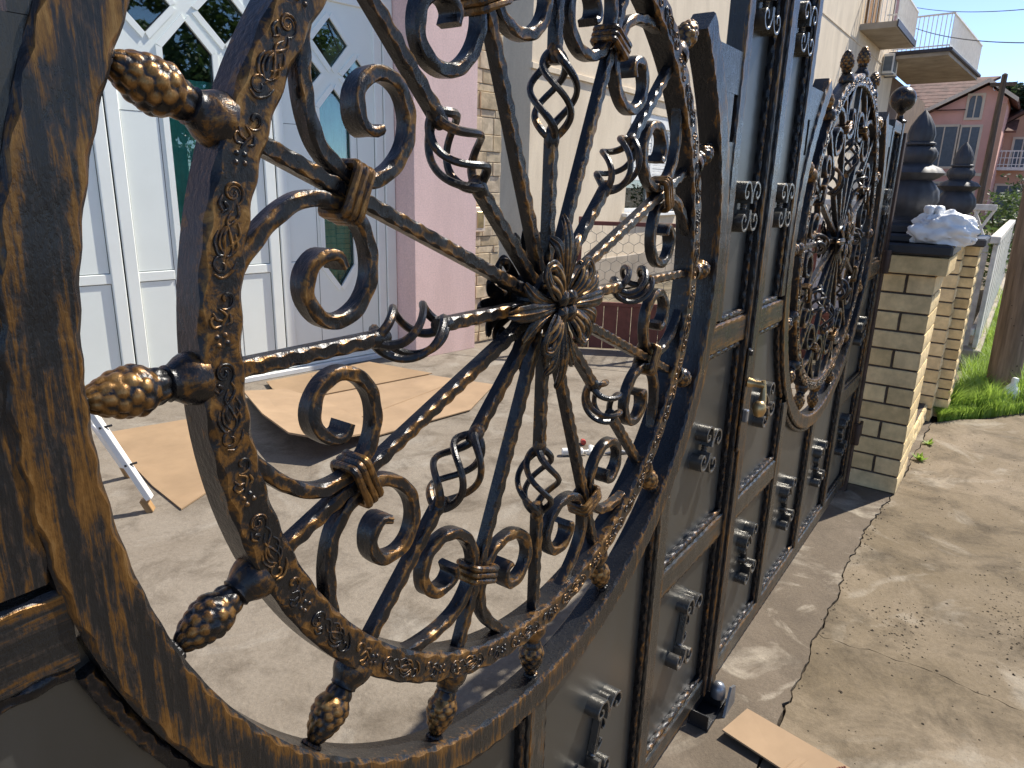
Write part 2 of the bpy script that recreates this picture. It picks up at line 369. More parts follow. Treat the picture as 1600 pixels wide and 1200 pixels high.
def lobe(mb, pts, wid, h=0.006, ridges=3, n=6, thick=0.004, bias=None):
    """one rib-veined frond of a cast acanthus leaf; pts are 3-D, the front is -y"""
    P = catmull(pts, n); N = len(P); vs = []; ws = []; fs = []; K = 9
    for i, p in enumerate(P):
        t = (P[min(N-1, i+1)]-P[max(0, i-1)]).normalized(); side = Vector((0, 1, 0)).cross(t)
        if side.length < 0.2: side = Vector((1, 0, 0))
        side.normalize(); up = t.cross(side)
        if up.y > 0: up = -up
        u = i/(N-1); k_ = u*(len(wid)-1); a = int(min(len(wid)-2, math.floor(k_))); W = wid[a]+(wid[a+1]-wid[a])*(k_-a)
        for k in range(K):
            q = -1+2*k/(K-1); e = math.sqrt(max(0, 1-q*q*0.92)); g = 0.5+0.5*math.cos(q*PI*ridges)
            hh = h*(0.45*e+0.55*g*e)*min(1, W/0.006); v = p+side*(q*W)+up*hh; vs.append(v); ws.append(0.15+0.85*g*e)
        vs.append(p+side*W*0.7-up*thick); ws.append(0); vs.append(p-side*W*0.7-up*thick); ws.append(0)
    m = K+2
    for i in range(N-1):
        for k in range(m): l = (k+1) % m; fs.append((i*m+k, i*m+l, (i+1)*m+l, (i+1)*m+k))
    fs += [tuple(range(m-1, -1, -1)), tuple((N-1)*m+k for k in range(m))]
    mb.add(vs, fs, ws)

SCROLL = [(.552, .150), (.540, .108), (.522, .066), (.497, .034), (.468, .0195), (.440, .0168), (.412, .024), (.389, .046), (.3765, .078), (.381, .110), (.402, .134), (.430, .1385), (.4545, .124), (.463, .100), (.453, .077), (.436, .070), (.4235, .0785)]
def spiral_end(u): return 0.0195+(0.016*max(0, (u-0.78)/0.22)**1.3)
def scroll_mesh(sgn):
    path = [(p.x, p.y*sgn) for p in catmull([Vector((a, b, 0)) for a, b in SCROLL], 8)]
    m = MB(); m.hammered(path, 0.0165, 0.017, 0.02, 0.036, 0.0014, 0.0024, 0.005, wf=lambda u: 0.0168 if u < 0.85 else 0.0168-0.006*(u-0.85)/0.15, df=spiral_end, seed=sgn, amp=0.0009)
    # chisel grooves across the flared end
    return m.mesh('scroll')
def bar_mesh(r0, r1, seed):
    m = MB(); m.hammered(line(r0, 0, r1, 0), 0.0178, 0.0178, 0.02, 0.027, 0.0011, 0.0030, 0.004, seed=seed, amp=0.0005); return m
def basket_meshes():
    out = []
    for k in range(4):
        pts = []
        for i in range(41):
            u = i/40; x = 0.250+0.117*u; rho = 0.0055+0.0300*math.sin(PI*u)**0.75; ph = k*PI/2+PI/4+(1-u)*R_(195)
            pts.append(Vector((x, 0.02+rho*math.cos(ph), rho*math.sin(ph))))
        m = MB(); m.tube(pts, lambda u: 0.0050+0.0014*abs(math.cos(PI*u))**3, 8, 0.35); out.append(m.mesh('basket_wire'))
    return out
def collar_mesh():
    m = MB(); a, y0, y1 = 0.0225, 0.0065, 0.0335
    for x in (0.4285, 0.438, 0.4475):
        loop = []
        for (t, y, s0) in ((a, y0, -90), (a, y1, 0), (-a, y1, 90), (-a, y0, 180)):
            for q in range(4):
                an = R_(s0+q*30); loop.append(Vector((x, y+0.006*math.sin(an), t+0.006*math.cos(an))))
        m.tube(loop, 0.0054, 8, 0.95, closed=True)
    return m.mesh('collar')
def cone_mesh():
    NU, NT = 44, 48; vs = []; ws = []; fs = []; L0, L1 = 0.620, 0.699
    for i in range(NU+1):
        u = i/NU; x = L0+(L1-L0)*u
        base = 0.0215*(math.sin(PI*min(1, (u*0.90+0.10)))**0.62)*(1-0.20*u)+0.0012
        for k in range(NT):
            th = 2*PI*k/NT; b = 0; wr = 0
            if u > 0.22:
                rows = 6.2; vv = (u-0.22)/0.78*rows; best = 0
                for rr in (math.floor(vv), math.floor(vv)+1, math.floor(vv)-1):
                    cols = 8; off = 0.5*(rr % 2); tt = th/(2*PI)*cols-off; dt = tt-round(tt); dv = vv-rr-0.25
                    d2 = (dt/0.60)**2+(dv/0.78)**2; best = max(best, 1-d2)
                b = math.sqrt(max(0, best)); wr = b
                b *= min(1, (u-0.22)/0.10)*min(1, (1-u)/0.06)
            else:
                pet = abs(math.cos(th*3.5)); b = 0.55*pet*math.sin(PI*u/0.24); wr = 0.8*pet
            r = base*(0.86+0.30*b); vs.append((x+0.0016*b, 0.02+r*math.cos(th), r*math.sin(th))); ws.append(min(1, wr))
    for i in range(NU):
        for k in range(NT): l = (k+1) % NT; fs.append((i*NT+k, i*NT+l, (i+1)*NT+l, (i+1)*NT+k))
    fs += [tuple(range(NT-1, -1, -1)), tuple(NU*NT+k for k in range(NT))]
    m = MB(); m.add(vs, fs, ws); return m.mesh('pine_cone', 70)
def cup_mesh():
    m = MB(); prof = [(0.0250, 0.592), (0.0258, 0.599), (0.0250, 0.605), (0.0225, 0.611), (0.0185, 0.617), (0.0165, 0.621), (0.0172, 0.624), (0.013, 0.627)]
    m.lathe(prof, 28, 'x', (0, 0.02, 0), wear=lambda u, k: 0.75 if u < 0.6 else 0.25, ripple=lambda i, k: 1+0.015*math.sin(k*1.9+i)); return m.mesh('cone_cup', 50)
def weld_mesh():
    m = MB(); rr = random.Random(3)
    for k in range(9):
        a = 2*PI*k/9; m.lathe([(0.0006, -0.005), (0.0045, -0.003), (0.0055, 0), (0.004, 0.003), (0.0006, 0.0045)], 7, 'x', (0.699, 0.02+0.0085*math.cos(a), 0.0085*math.sin(a)))
    return m.mesh('weld_bead')
def emboss(kind):
    m = MB(); T = lambda pts, r=0.00145: m.tube([Vector((x*1.22/1000, 0.0002, z*1.22/1000)) for x, z in pts], lambda u: r*1.15*(1-0.5*abs(2*u-1)**3), 6, 0.7)
    sp = lambda cx, cz, r0, r1, a0, a1, n=22: [(cx+(r0+(r1-r0)*i/n)*math.cos(R_(a0+(a1-a0)*i/n)), cz+(r0+(r1-r0)*i/n)*math.sin(R_(a0+(a1-a0)*i/n))) for i in range(n+1)]
    cm = lambda pts: [(p.x, p.y) for p in catmull([Vector((a, b, 0)) for a, b in pts], 6)]
    if kind == 'long':
        T(sp(1, -27, 9.5, 2.0, 120, 590, 34)); T(sp(1, -27, 6.0, 1.0, 180, 560, 20), 0.001)
        T(cm([(-4, -19), (-6, -12), (-1, -5), (6, 2), (7, 12), (1, 20)])); T(cm([(-1, -14), (3, -6), (-1, 4), (-4, 14), (0, 24)]))
        T(sp(3, 27, 8, 2, -100, 250, 26)); T(cm([(-6, -6), (-9, 2), (-5, 9), (-1, 12)])); T(cm([(-5, 2), (-8, 11), (-4, 18), (0, 20)]))
        T(cm([(8, -11), (4, -15), (7, -19), (3, -17)])); T(cm([(9, 2), (11, 10), (8, 18), (4, 21)])); T(cm([(2, -2), (4, 6), (2, 14)]), 0.0018)
        T(cm([(-9, 22), (-6, 30), (1, 36), (8, 34)])); T(cm([(9, -24), (11, -17), (7, -12)]))
    else:
        for (x, z) in ((-3, 17), (4, 19), (-1, 11), (5.5, 12.5)):
            m.lathe([(0.0003, -0.0022), (0.0018, -0.0018), (0.0029, 0.0004)], 10, 'y', (x*1.22/1000, 0, z*1.22/1000), 0.7)
        T(sp(-2, -16, 8, 1.5, 60, 420, 26)); T(sp(-2, -16, 5, 1, 120, 400, 16), 0.001)
        T(cm([(3, 8), (1, 2), (-2, -4), (4, -9)])); T(cm([(2, 4), (8, 5), (11, 0), (8, -3)])); T(cm([(1, 0), (6, -1), (9, -6)])); T(cm([(-2, 4), (-6, 1), (-5, -5)]))
    return m.mesh('embossed_ornament', 60)
def flat(m):       # low relief: squeeze everything in front of the bars
    m.v = [(x, (y*0.50+0.004 if y < 0.0 else y+0.004), z) for x, y, z in m.v]; return m
def rosette_leaf():
    m = MB(); y = -0.014
    lobe(m, [(0.020, y-0.022, 0), (0.055, y-0.032, 0), (0.090, y-0.034, 0), (0.118, y-0.024, 0), (0.134, y-0.006, 0)], [0.007, 0.0095, 0.0135, 0.0125, 0.0055], 0.009, 3, 9)
    for s in (1, -1):
        lobe(m, [(0.032, y-0.021, 0.008*s), (0.066, y-0.029, 0.015*s), (0.092, y-0.029, 0.027*s), (0.104, y-0.016, 0.041*s)], [0.006, 0.0095, 0.0120, 0.0055], 0.008, 3, 9)
        # ribbed volute
        lobe(m, [(0.010, y-0.022, 0.010*s), (0.034, y-0.036, 0.020*s), (0.054, y-0.046, 0.033*s), (0.066, y-0.046, 0.049*s), (0.060, y-0.040, 0.064*s), (0.046, y-0.036, 0.064*s), (0.041, y-0.036, 0.053*s), (0.048, y-0.037, 0.049*s)], [0.007, 0.0100, 0.0100, 0.0088, 0.007, 0.005, 0.0035, 0.001], 0.0075, 3, 8)
    return flat(m).mesh('acanthus_leaf', 50)
def rosette_curl():
    m = MB(); y = -0.010
    for q in (-1, 0, 1):
        lobe(m, [(0.016, y-0.026, 0.004*q), (0.034, y-0.048, 0.008*q), (0.052, y-0.056, 0.012*q), (0.066, y-0.050, 0.016*q), (0.072, y-0.036, 0.019*q), (0.064, y-0.028, 0.020*q)], [0.004, 0.0058, 0.0062, 0.0055, 0.004, 0.001], 0.006, 1, 8)
    return flat(m).mesh('acanthus_curl', 50)
def rosette_boss():
    m = MB(); m.lathe([(0.052, -0.008), (0.056, 0.0), (0.056, 0.04), (0.052, 0.048)], 24, 'y')
    m.lathe([(0.034, -0.008), (0.032, -0.024), (0.022, -0.034), (0.012, -0.038), (0.002, -0.039)], 20, 'y', wear=0.2)
    for k in range(4):
        a = R_(45+90*k); c = (0.017*math.cos(a), 0, 0.017*math.sin(a))
        m.lathe([(0.009, -0.030), (0.0145, -0.042), (0.0150, -0.052), (0.0105, -0.061), (0.0015, -0.0655)], 24, 'y', c, wear=lambda u, k: 0.9*(0.5+0.5*math.cos(k*2*PI*8)), ripple=lambda i, k: 1+0.06*math.cos(k/24*2*PI*8))
    return flat(m).mesh('rosette_boss', 60)
def ribbon(m, pts, w=0.0036, d=0.020, yc=0.012, n=9, df=None):
    path = [(p.x, p.y) for p in catmull([Vector((a, b, 0)) for a, b in pts], n)]
    m.hammered(path, w, d, yc, 0.02, 0.0008, 0.0004, 0.004, df=df, amp=0.0002, midwear=0.25)
def horn(cx, cz, sx, sz, r):     # one curl bending outwards
    return [(cx, cz), (cx+0.10*r*sx, cz+1.0*r*sz), (cx+0.75*r*sx, cz+1.95*r*sz), (cx+1.75*r*sx, cz+1.95*r*sz), (cx+2.25*r*sx, cz+1.15*r*sz), (cx+1.75*r*sx, cz+0.50*r*sz), (cx+1.15*r*sx, cz+0.75*r*sz), (cx+1.25*r*sx, cz+1.2*r*sz)]
def applique_mesh(kind):
    m = MB()
    if kind == 'short':
        for sx in (1, -1):
            for sz in (1, -1): ribbon(m, horn(0.0035*sx, 0.008*sz, sx, sz, 0.0245), w=0.0066, d=0.034, yc=0.006)
        for z in (-0.006, 0, 0.006): m.lathe([(0.007, z-0.0028), (0.0088, z), (0.007, z+0.0028)], 10, 'z', (0, 0.010, 0), 0.5)
    else:
        for sx in (1, -1):
            for sz in (1, -1): ribbon(m, horn(0.0035*sx, 0.052*sz, sx, sz, 0.0240), w=0.0068, d=0.036, yc=0.005)
            ribbon(m, [(0.004*sx, 0.05), (0.004*sx, 0), (0.004*sx, -0.05)], d=0.018)
        for sz in (1, -1):
            ribbon(m, [(0.0, 0.045*sz), (0.012, 0.040*sz), (0.022, 0.030*sz), (0.026, 0.018*sz), (0.018, 0.012*sz), (0.013, 0.019*sz)], d=0.02)
            ribbon(m, [(0.0, 0.06*sz), (-0.004, 0.078*sz), (0.004, 0.094*sz), (0.014, 0.096*sz), (0.016, 0.086*sz), (0.008, 0.082*sz)], d=0.028)
            m.lathe([(0.008, 0.046*sz-0.004), (0.0098, 0.046*sz), (0.008, 0.046*sz+0.004)], 10, 'z', (0, 0.010, 0), 0.5)
    return m.mesh('scroll_ornament')

def build_leaf(label):
    root = empty('gate_leaf', (0, 0, 0), label, 'gate', 'pair of driveway gate leaves')
    H = (0, 0, HZ)
    def part(name, mb, mat='frame', smooth=40): return mb.build(name, mat, root, smooth, H)
    def ham(name, path, w_, front, depth, mat='frame', lam=0.045, c0=0.003, c1=0.0032, ds=0.009, seed=0, **k):
        m = MB(); m.hammered(path, w_, depth, front+depth/2, lam, c0, c1, ds, seed=seed, **k); return part(name, m, mat)
    # frame
    ham('wheel_surround', arc(0.7285, 136.5, 403.5, 150), 0.057, -0.005, 0.05, ds=0.010, c0=0.0028, c1=0.004)
    ham('meeting_post', line(1.02, -1.40, 1.02, 1.0), 0.050, -0.008, 0.056, 'post', seed=1)
    ham('hanging_post', line(-1.02, -1.40, -1.02, 0.51), 0.050, -0.004, 0.05, seed=2)
    ham('stile', line(0.767, -0.135, 0.767, 0.95), 0.046, -0.002, 0.045, 'post', seed=3)
    ham('stile', line(-0.767, -0.135, -0.767, 0.47), 0.046, -0.002, 0.045, seed=4)
    for s in (1, -1):
        ham('stile', line(0.535*s, -0.535, 0.535*s, -1.338), 0.058, -0.002, 0.045, 'lower', seed=5+s)
        ham('rail', line(0.735*s, -0.1835, 0.997*s, -0.1835), 0.075, 0.0, 0.042, 'frameh', seed=8+s)
        ham('rail', line(0.562*s, -0.785, 0.997*s, -0.785), 0.074, 0.0, 0.042, 'lowerh', seed=11+s)
    ham('stile', line(0, -0.75, 0, -1.338), 0.058, -0.002, 0.045, 'lower', seed=14)
    ham('bottom_rail', line(-0.997, -1.3675, 0.997, -1.3675), 0.065, 0.0, 0.045, 'lowerh', seed=15)
    ham('top_rail', line(0.786, 0.972, 0.997, 0.972), 0.055, 0.0, 0.045, 'frameh', seed=16)
    ham('top_rail', line(-0.997, 0.482, -0.786, 0.482), 0.055, 0.0, 0.045, 'frameh', seed=17)
    for s in (1, -1):       # gusset plates that close the corner between the surround and the stile, with a slot
        m = MB(); zA, zB, zC, zD = 0.06, 0.285, 0.385, 0.50
        ax = lambda z: math.sqrt(0.742**2-z*z)
        def strip(z0, z1, xr):
            n = 8; P = [(ax(z0+(z1-z0)*i/n)*s, z0+(z1-z0)*i/n) for i in range(n+1)]+[(xr*s, z1), (xr*s, z0)]
            m.prism(P, 0.001, 0.04)
        strip(zA, zB-0.0005, 0.750); strip(zB, zC, 0.714); strip(zC+0.0005, zD-0.025, 0.750)
        part('gusset_plate', m, 'lower', 30)
    # sheet panels
    def arcpts(r, x0, x1, n=16):
        a0 = -math.degrees(math.acos(x0/r)); a1 = -math.degrees(math.acos(x1/r)); return arc(r, a0, a1, n)
    for s in (1, -1):
        f = lambda pts: [(a*s, b) for a, b in pts]
        part('sheet_panel', MB().prism(f([(0.555, -1.34), (0.999, -1.34), (0.999, -0.81), (0.555, -0.81)]), 0.022, 0.026), 'panel', 0)
        part('sheet_panel', MB().prism(f([(0.999, -0.76), (0.999, -0.21), (0.705, -0.21)]+arcpts(0.733, 0.702, 0.540)+[(0.540, -0.76)]), 0.022, 0.026), 'panel', 0)
        part('sheet_panel', MB().prism(f([(0.015, -1.34), (0.520, -1.34)]+arcpts(0.733, 0.520, 0.015)), 0.022, 0.026), 'panel', 0)
        zt = 0.96 if s > 0 else 0.47
        part('sheet_panel', MB().prism(f([(0.745, -0.155), (0.999, -0.155), (0.999, zt), (0.745, zt)]), 0.022, 0.026), 'panel', 0)
        # hammered trim round each panel
        def trim(path, sd): 
            ham('trim_strip', f(path), 0.015, 0.006, 0.017, 'trim', 0.030, 0.0016, 0.0034, 0.006, sd, amp=0.0012)
        trim(line(0.5715, -1.327, 0.988, -1.327), 1); trim(line(0.5725, -1.332, 0.5725, -0.825), 2); trim(line(0.9865, -1.332, 0.9865, -0.825), 3); trim(line(0.5805, -0.8295, 0.979, -0.8295), 3.5)
        trim(line(0.5725, -0.740, 0.988, -0.740), 4); trim(line(0.9865, -0.7315, 0.9865, -0.2305), 5); trim(line(0.5725, -0.7315, 0.5725, -0.520), 6); trim(arcpts(0.766, 0.572, 0.728, 20), 7); trim(line(0.738, -0.2285, 0.9785, -0.2285), 8)
        trim(line(0.0365, -1.327, 0.498, -1.327), 9); trim(line(0.0365, -1.319, 0.0365, -0.772), 10); trim(line(0.4985, -1.319, 0.4985, -0.590), 11); trim(arcpts(0.766, 0.490, 0.045, 20), 12)
        trim(line(0.798, -0.1385, 0.988, -0.1385), 13); trim(line(0.7975, -0.131, 0.7975, zt-0.02), 14); trim(line(0.9865, -0.131, 0.9865, zt-0.02), 15)
        for (x, z, k) in ((0.27, -1.03, 'tall'), (0.775, -1.03, 'tall'), (0.795, -0.485, 'short'), (0.89, 0.14, 'short'))+(((0.89, 0.60, 'short'),) if s > 0 else ()):
            link('scroll_ornament', APP[k], 'scrollwork', root, (x*s, 0, HZ+z), (0, R_(14 if k == 'tall' else 20)*(1 if z < 0 else 0), 0))
    m = MB(); m.lathe([(0.012, 0.505), (0.032, 0.512), (0.034, 0.520), (0.016, 0.532), (0.013, 0.552), (0.020, 0.560)]+[(0.0585*math.cos(R_(a)), 0.620+0.0585*math.sin(R_(a))) for a in range(-68, 91, 12)]+[(0.001, 0.6785)], 32, 'z', (-1.02, 0.02, 0), wear=0.35)
    part('ball_finial', m, 'finial', 50)
    # wheel
    rim = ham('wheel_rim', arc(0.578, 0, 360, 180)[:-1], 0.044, 0.0, 0.042, 'rim', 0.046, 0.0022, 0.0042, 0.0062, closed=True, amp=0.0004)
    for k in range(44):
        a = 2*PI*k/44+0.05; kind = 'long' if k % 2 == 0 else 'short'
        link('embossed_ornament', EMB[kind], 'emboss', rim, (0.5775*math.cos(a), -0.0003, 0.5775*math.sin(a)), (0, -a, 0))
    for k in range(16):
        a = k*22.5; rot = (0, -R_(a), 0)
        if k % 2 == 0:
            sp = link('spoke', SPK['short'], 'bar', root, H, rot)
            for q in range(4): link('basket_wire', BSK[q], 'bar', sp)
            for q in range(2): link('basket_knuckle', KN[q], 'bar', sp)
            link('spoke_outer_bar', SPO, 'bar', sp)
        else:
            link('spoke', SPK['long'][k % 4 // 2], 'bar', root, H, rot)
            link('scroll', SCR[1], 'bar', root, H, rot); link('scroll', SCR[-1], 'bar', root, H, rot)
            link('collar', COLLAR, 'cast', root, H, rot)
        cn = link('pine_cone', CONE, 'cone', root, H, (R_(37*k) if False else 0, -R_(a), 0)); link('cone_cup', CUP, 'cast', cn)
        if not (45 <= a <= 135): link('weld_bead', WELD, 'bar', cn)
    ros = link('rosette', BOSS, 'rosette', root, H)
    for k in range(4):
        link('acanthus_leaf', RLEAF, 'rosette', ros, None, (0, -R_(90*k), 0))
        link('acanthus_curl', RCURL, 'rosette', ros, None, (0, -R_(90*k+45), 0))
        link('acanthus_leaf', RLEAF, 'rosette', ros, (0, 0.042, 0), (0, -R_(90*k), PI))
    return root

APP = {k: applique_mesh(k) for k in ('short', 'tall')}
EMB = {k: emboss(k) for k in ('long', 'short')}
def knuckle(x): return MB().lathe([(0.009, x-0.016), (0.0118, x-0.007), (0.0120, x+0.004), (0.0095, x+0.012)], 14, 'x', (0, 0.02, 0), 0.4).mesh('basket_knuckle')
KN = [knuckle(0.249), knuckle(0.366)]; SPO = bar_mesh(0.364, 0.560, 2.0).mesh('spoke_outer_bar'); sp_s = bar_mesh(0.035, 0.253, 1.0)
SPK = {'short': sp_s.mesh('spoke'), 'long': [bar_mesh(0.035, 0.560, 0.3).mesh('spoke'), bar_mesh(0.035, 0.560, 2.2).mesh('spoke')]}
BSK = basket_meshes(); SCR = {1: scroll_mesh(1), -1: scroll_mesh(-1)}; COLLAR = collar_mesh()
CONE = cone_mesh(); CUP = cup_mesh(); WELD = weld_mesh(); BOSS = rosette_boss(); RLEAF = rosette_leaf(); RCURL = rosette_curl()
leaf1 = build_leaf('bronze-rubbed black iron gate leaf filling the foreground with a large ship wheel')

MIRR = {}
def mirror_mesh(me):
    if me.name not in MIRR:
        c = me.copy(); c.transform(Matrix.Scale(-1, 4, (1, 0, 0))); c.flip_normals(); MIRR[me.name] = c
    return MIRR[me.name]
def mirror_tree(o, parent):
    c = o.copy()
    if o.data: c.data = mirror_mesh(o.data)
    COL.objects.link(c); c.parent = parent
    c.location = (-o.location.x, o.location.y, o.location.z); e = o.rotation_euler; c.rotation_euler = (e.x, -e.y, -e.z)
    for ch in list(o.children): mirror_tree(ch, c)
    return c
leaf2 = mirror_tree(leaf1, None); leaf2.location = (2.10, 0, 0)
leaf2['label'] = 'far bronze-rubbed iron gate leaf with ship wheel, hung next to the brick pillar'
# lock and lever on the near leaf, rebate strip on the far leaf
m = MB(); m.box(1.004, 1.032, -0.016, -0.008, -0.555, -0.245, 0.003, 0.4); lock = m.build('lock_plate', 'bar', leaf1, 30, (0, 0, HZ))
m = MB(); m.lathe([(0.010, -0.016), (0.015, -0.020), (0.013, -0.030), (0.009, -0.040), (0.011, -0.055), (0.008, -0.066)], 16, 'y', (1.020, 0, -0.345), 0.6)
m.tube([Vector((1.020, -0.060, -0.332)), Vector((1.021, -0.064, -0.350)), Vector((1.014, -0.066, -0.385)), Vector((0.998, -0.064, -0.412))], lambda u: 0.006+0.012*max(0, (u-0.35))**0.8, 12, 0.8)
m.lathe([(0.001, -0.434), (0.014, -0.428), (0.0195, -0.412), (0.017, -0.396), (0.009, -0.386)], 14, 'z', (0.997, -0.064, 0), 0.9); m.build('lever_handle', 'brass', lock, 60)
m = MB(); m.box(1.008, 1.028, -0.030, -0.015, -0.462, -0.425, 0.003, 0.5); m.build('key_cylinder', 'greysteel', lock, 30)
m = MB(); m.lathe([(0.004, -0.25), (0.007, -0.252), (0.007, -0.265), (0.004, -0.267)], 10, 'z', (1.018, -0.016, 0)); m.build('plate_screw', 'bar', lock, 40)
m = MB(); m.hammered(line(-1.062, -1.39, -1.062, 1.0), 0.034, 0.012, -0.010, 0.040, 0.002, 0.003, 0.009, seed=4); m.build('rebate_strip', 'post', leaf2, 40, (0, 0, HZ))
# drop-bolt shoe under the near leaf, hinge post beside the far leaf
shoe = empty('gate_stop', (1.035, -0.04, 0), 'black steel floor stop with roller under the meeting gate edges', 'gate stop')
m = MB(); m.box(-0.115, 0.060, -0.015, 0.055, 0.0, 0.012, 0.002); m.box(-0.112, 0.057, 0.048, 0.054, 0.010, 0.058, 0.002); m.box(-0.115, -0.109, -0.012, 0.047, 0.010, 0.056, 0.001); m.box(0.0, 0.055, -0.010, 0.047, 0.011, 0.052, 0.003); m.build('base_bracket', 'blackplastic', shoe, 30)
m = MB(); m.prism([(-0.02, 0), (0.075, 0), (0.065, 0.07), (0.02, 0.09)], -0.036, -0.028); m.build('side_plate', 'greysteel', shoe, 30)
m = MB(); m.lathe([(0.012, 0.04), (0.023, 0.043), (0.025, 0.060), (0.022, 0.080), (0.014, 0.092), (0.002, 0.096)], 20, 'z', (0.015, 0.005, 0)); m.build('roller', 'greysteel', shoe, 60)
jp = empty('hinge_post', (3.215, 0.02, 0), 'rusty dark steel hinge post between far gate leaf and brick pillar', 'post')
m = MB(); m.hammered(line(0, 0.0, 0, 1.93), 0.055, 0.06, 0.0, 0.05, 0.002, 0.003, 0.012); m.build('post', 'darkrust', jp, 40)
for z in (0.35, 1.30):
    m = MB(); m.lathe([(0.017, z-0.06), (0.019, z-0.055), (0.019, z+0.055), (0.017, z+0.06)], 14, 'z', (-0.035, -0.038, 0)); m.box(0.0, 0.10, -0.045, -0.032, z-0.045, z+0.045, 0.002); m.build('hinge', 'darkrust', jp, 40)
# ================================================================= ground
from mathutils.geometry import tessellate_polygon
def slab(name, poly, top, thick, mat):
    m = MB(); m.prism(poly, top-thick, top, plane='xy'); o = m.build(name, mat, None, 0); return struct(o)
m = MB(); m.add([(-400, -400, -0.035), (600, -400, -0.035), (600, 400, -0.035), (-400, 400, -0.035)], [(0, 1, 2, 3)]); struct(m.build('ground', 'soil', None, 0))
rr = random.Random(11)
def jag(x0, y0, x1, y1, step, amp, seed):
    n = max(2, int(math.hypot(x1-x0, y1-y0)/step)); q = random.Random(seed); dx, dy = x1-x0, y1-y0; L = math.hypot(dx, dy); out = []
    for i in range(n+1):
        t = i/n; o = (q.uniform(-amp, amp)+0.6*amp*math.sin(t*17+seed))*(0 if i in (0, n) else 1); out.append((x0+dx*t-dy/L*o, y0+dy*t+dx/L*o))
    return out
ck = jag(-1.5, -0.235, 1.17, -0.218, 0.05, 0.006, 1)+jag(1.17, -0.218, 2.76, -0.186, 0.028, 0.009, 2)[1:]+jag(2.76, -0.186, 3.30, -0.231, 0.03, 0.008, 3)[1:]+jag(3.30, -0.231, 4.96, -0.262, 0.06, 0.010, 6)[1:]
gap = [(x, y-0.003-rr.random()*0.006-0.009*max(0, noise.noise(Vector((x*3.1, 0, 0))))) for x, y in ck]
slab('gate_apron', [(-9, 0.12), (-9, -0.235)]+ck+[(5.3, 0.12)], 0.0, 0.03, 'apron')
jA = jag(5.44, 0.124, 3.95, 4.6, 0.25, 0.004, 31); jB = jag(2.05, 0.124, 1.70, 2.6, 0.05, 0.010, 33)
slab('courtyard_paving', [(5.458, 0.124), (5.5, 0.124), (5.9, 1.9), (5.3, 3.05), (6.7, 4.9), (3.965, 4.95)]+[(x+0.012, y) for x, y in jA[::-1]][:-1], 0.001, 0.03, 'yard')
slab('courtyard_paving', [(-9, 0.124)]+jA+[(3.9, 5.2), (-9, 7.5)], 0.001, 0.03, 'yard')
m = MB(); m.add([(3.8, 0.13, -0.017), (5.6, 0.13, -0.017), (4.2, 4.9, -0.017), (3.8, 4.9, -0.017)], [(0, 1, 2, 3)]); struct(m.build('joint_filling', 'crack', None, 0))
c2 = jag(1.672, -0.20, 1.70, -0.54, 0.03, 0.008, 4)+jag(1.70, -0.54, 1.64, -0.95, 0.03, 0.008, 5)[1:]+jag(1.64, -0.95, 1.2, -4.0, 0.2, 0.01, 8)[1:]
iA = min(range(len(gap)), key=lambda i: abs(gap[i][0]-1.672))
c2[0] = gap[iA]
slab('driveway', gap[:iA+1]+c2[1:]+[(1.2, -9), (-9, -9), (-9, -0.24)], -0.002, 0.03, 'drive')
slab('driveway', [(x+0.0028+0.002*math.sin(i*2.3), y) for i, (x, y) in enumerate(c2)][::-1]+gap[iA+1:]+[(4.963, -0.268), (5.20, -0.43), (5.37, -0.62), (5.64, -0.82), (6.3, -1.25), (7.5, -1.9), (9, -2.6), (9, -9), (1.22, -9)], -0.002, 0.03, 'drive')
m = MB(); m.add([(-1, -0.6, -0.017), (4.9, -0.6, -0.017), (4.9, -0.1, -0.017), (-1, -0.1, -0.017)], [(0, 1, 2, 3)]); struct(m.build('crack_filling', 'crack', None, 0))
struct(MB().add([(9, -60, -0.030), (300, -60, -0.030), (300, -2.2, -0.030), (9, -2.2, -0.030)], [(0, 1, 2, 3)]).build('road', 'drive', None, 0))
# loose grit and pebbles on the driveway
m = MB(); q = random.Random(5)
def pebble(x, y, r, z=-0.002):
    n = 5; vs = [(x+r*math.cos(2*PI*k/n+q.random())*q.uniform(.7, 1.2), y+r*math.sin(2*PI*k/n+q.random())*q.uniform(.7, 1.2), z) for k in range(n)]+[(x+q.uniform(-.3, .3)*r, y+q.uniform(-.3, .3)*r, z+r*q.uniform(.4, .9))]
    m.add(vs, [(k, (k+1) % n, n) for k in range(n)])
for _ in range(1300):
    t = q.random()
    if t < 0.35: x, y = q.gauss(2.25, 0.25), q.gauss(-0.85, 0.10)
    elif t < 0.5: x, y = q.gauss(1.95, 0.12), q.gauss(-0.46, 0.06)
    elif t < 0.62: x, y = q.uniform(1.2, 3.2), -0.215+q.gauss(0, 0.014)
    else: x, y = q.uniform(0.9, 4.8), -0.24-abs(q.gauss(0, 0.6))
    pebble(x, y, abs(q.gauss(0.0020, 0.0018))+0.0008)
stuff(m.build('driveway_grit', 'grit', None, 0), 'dark grit and crumbs scattered over the driveway concrete')

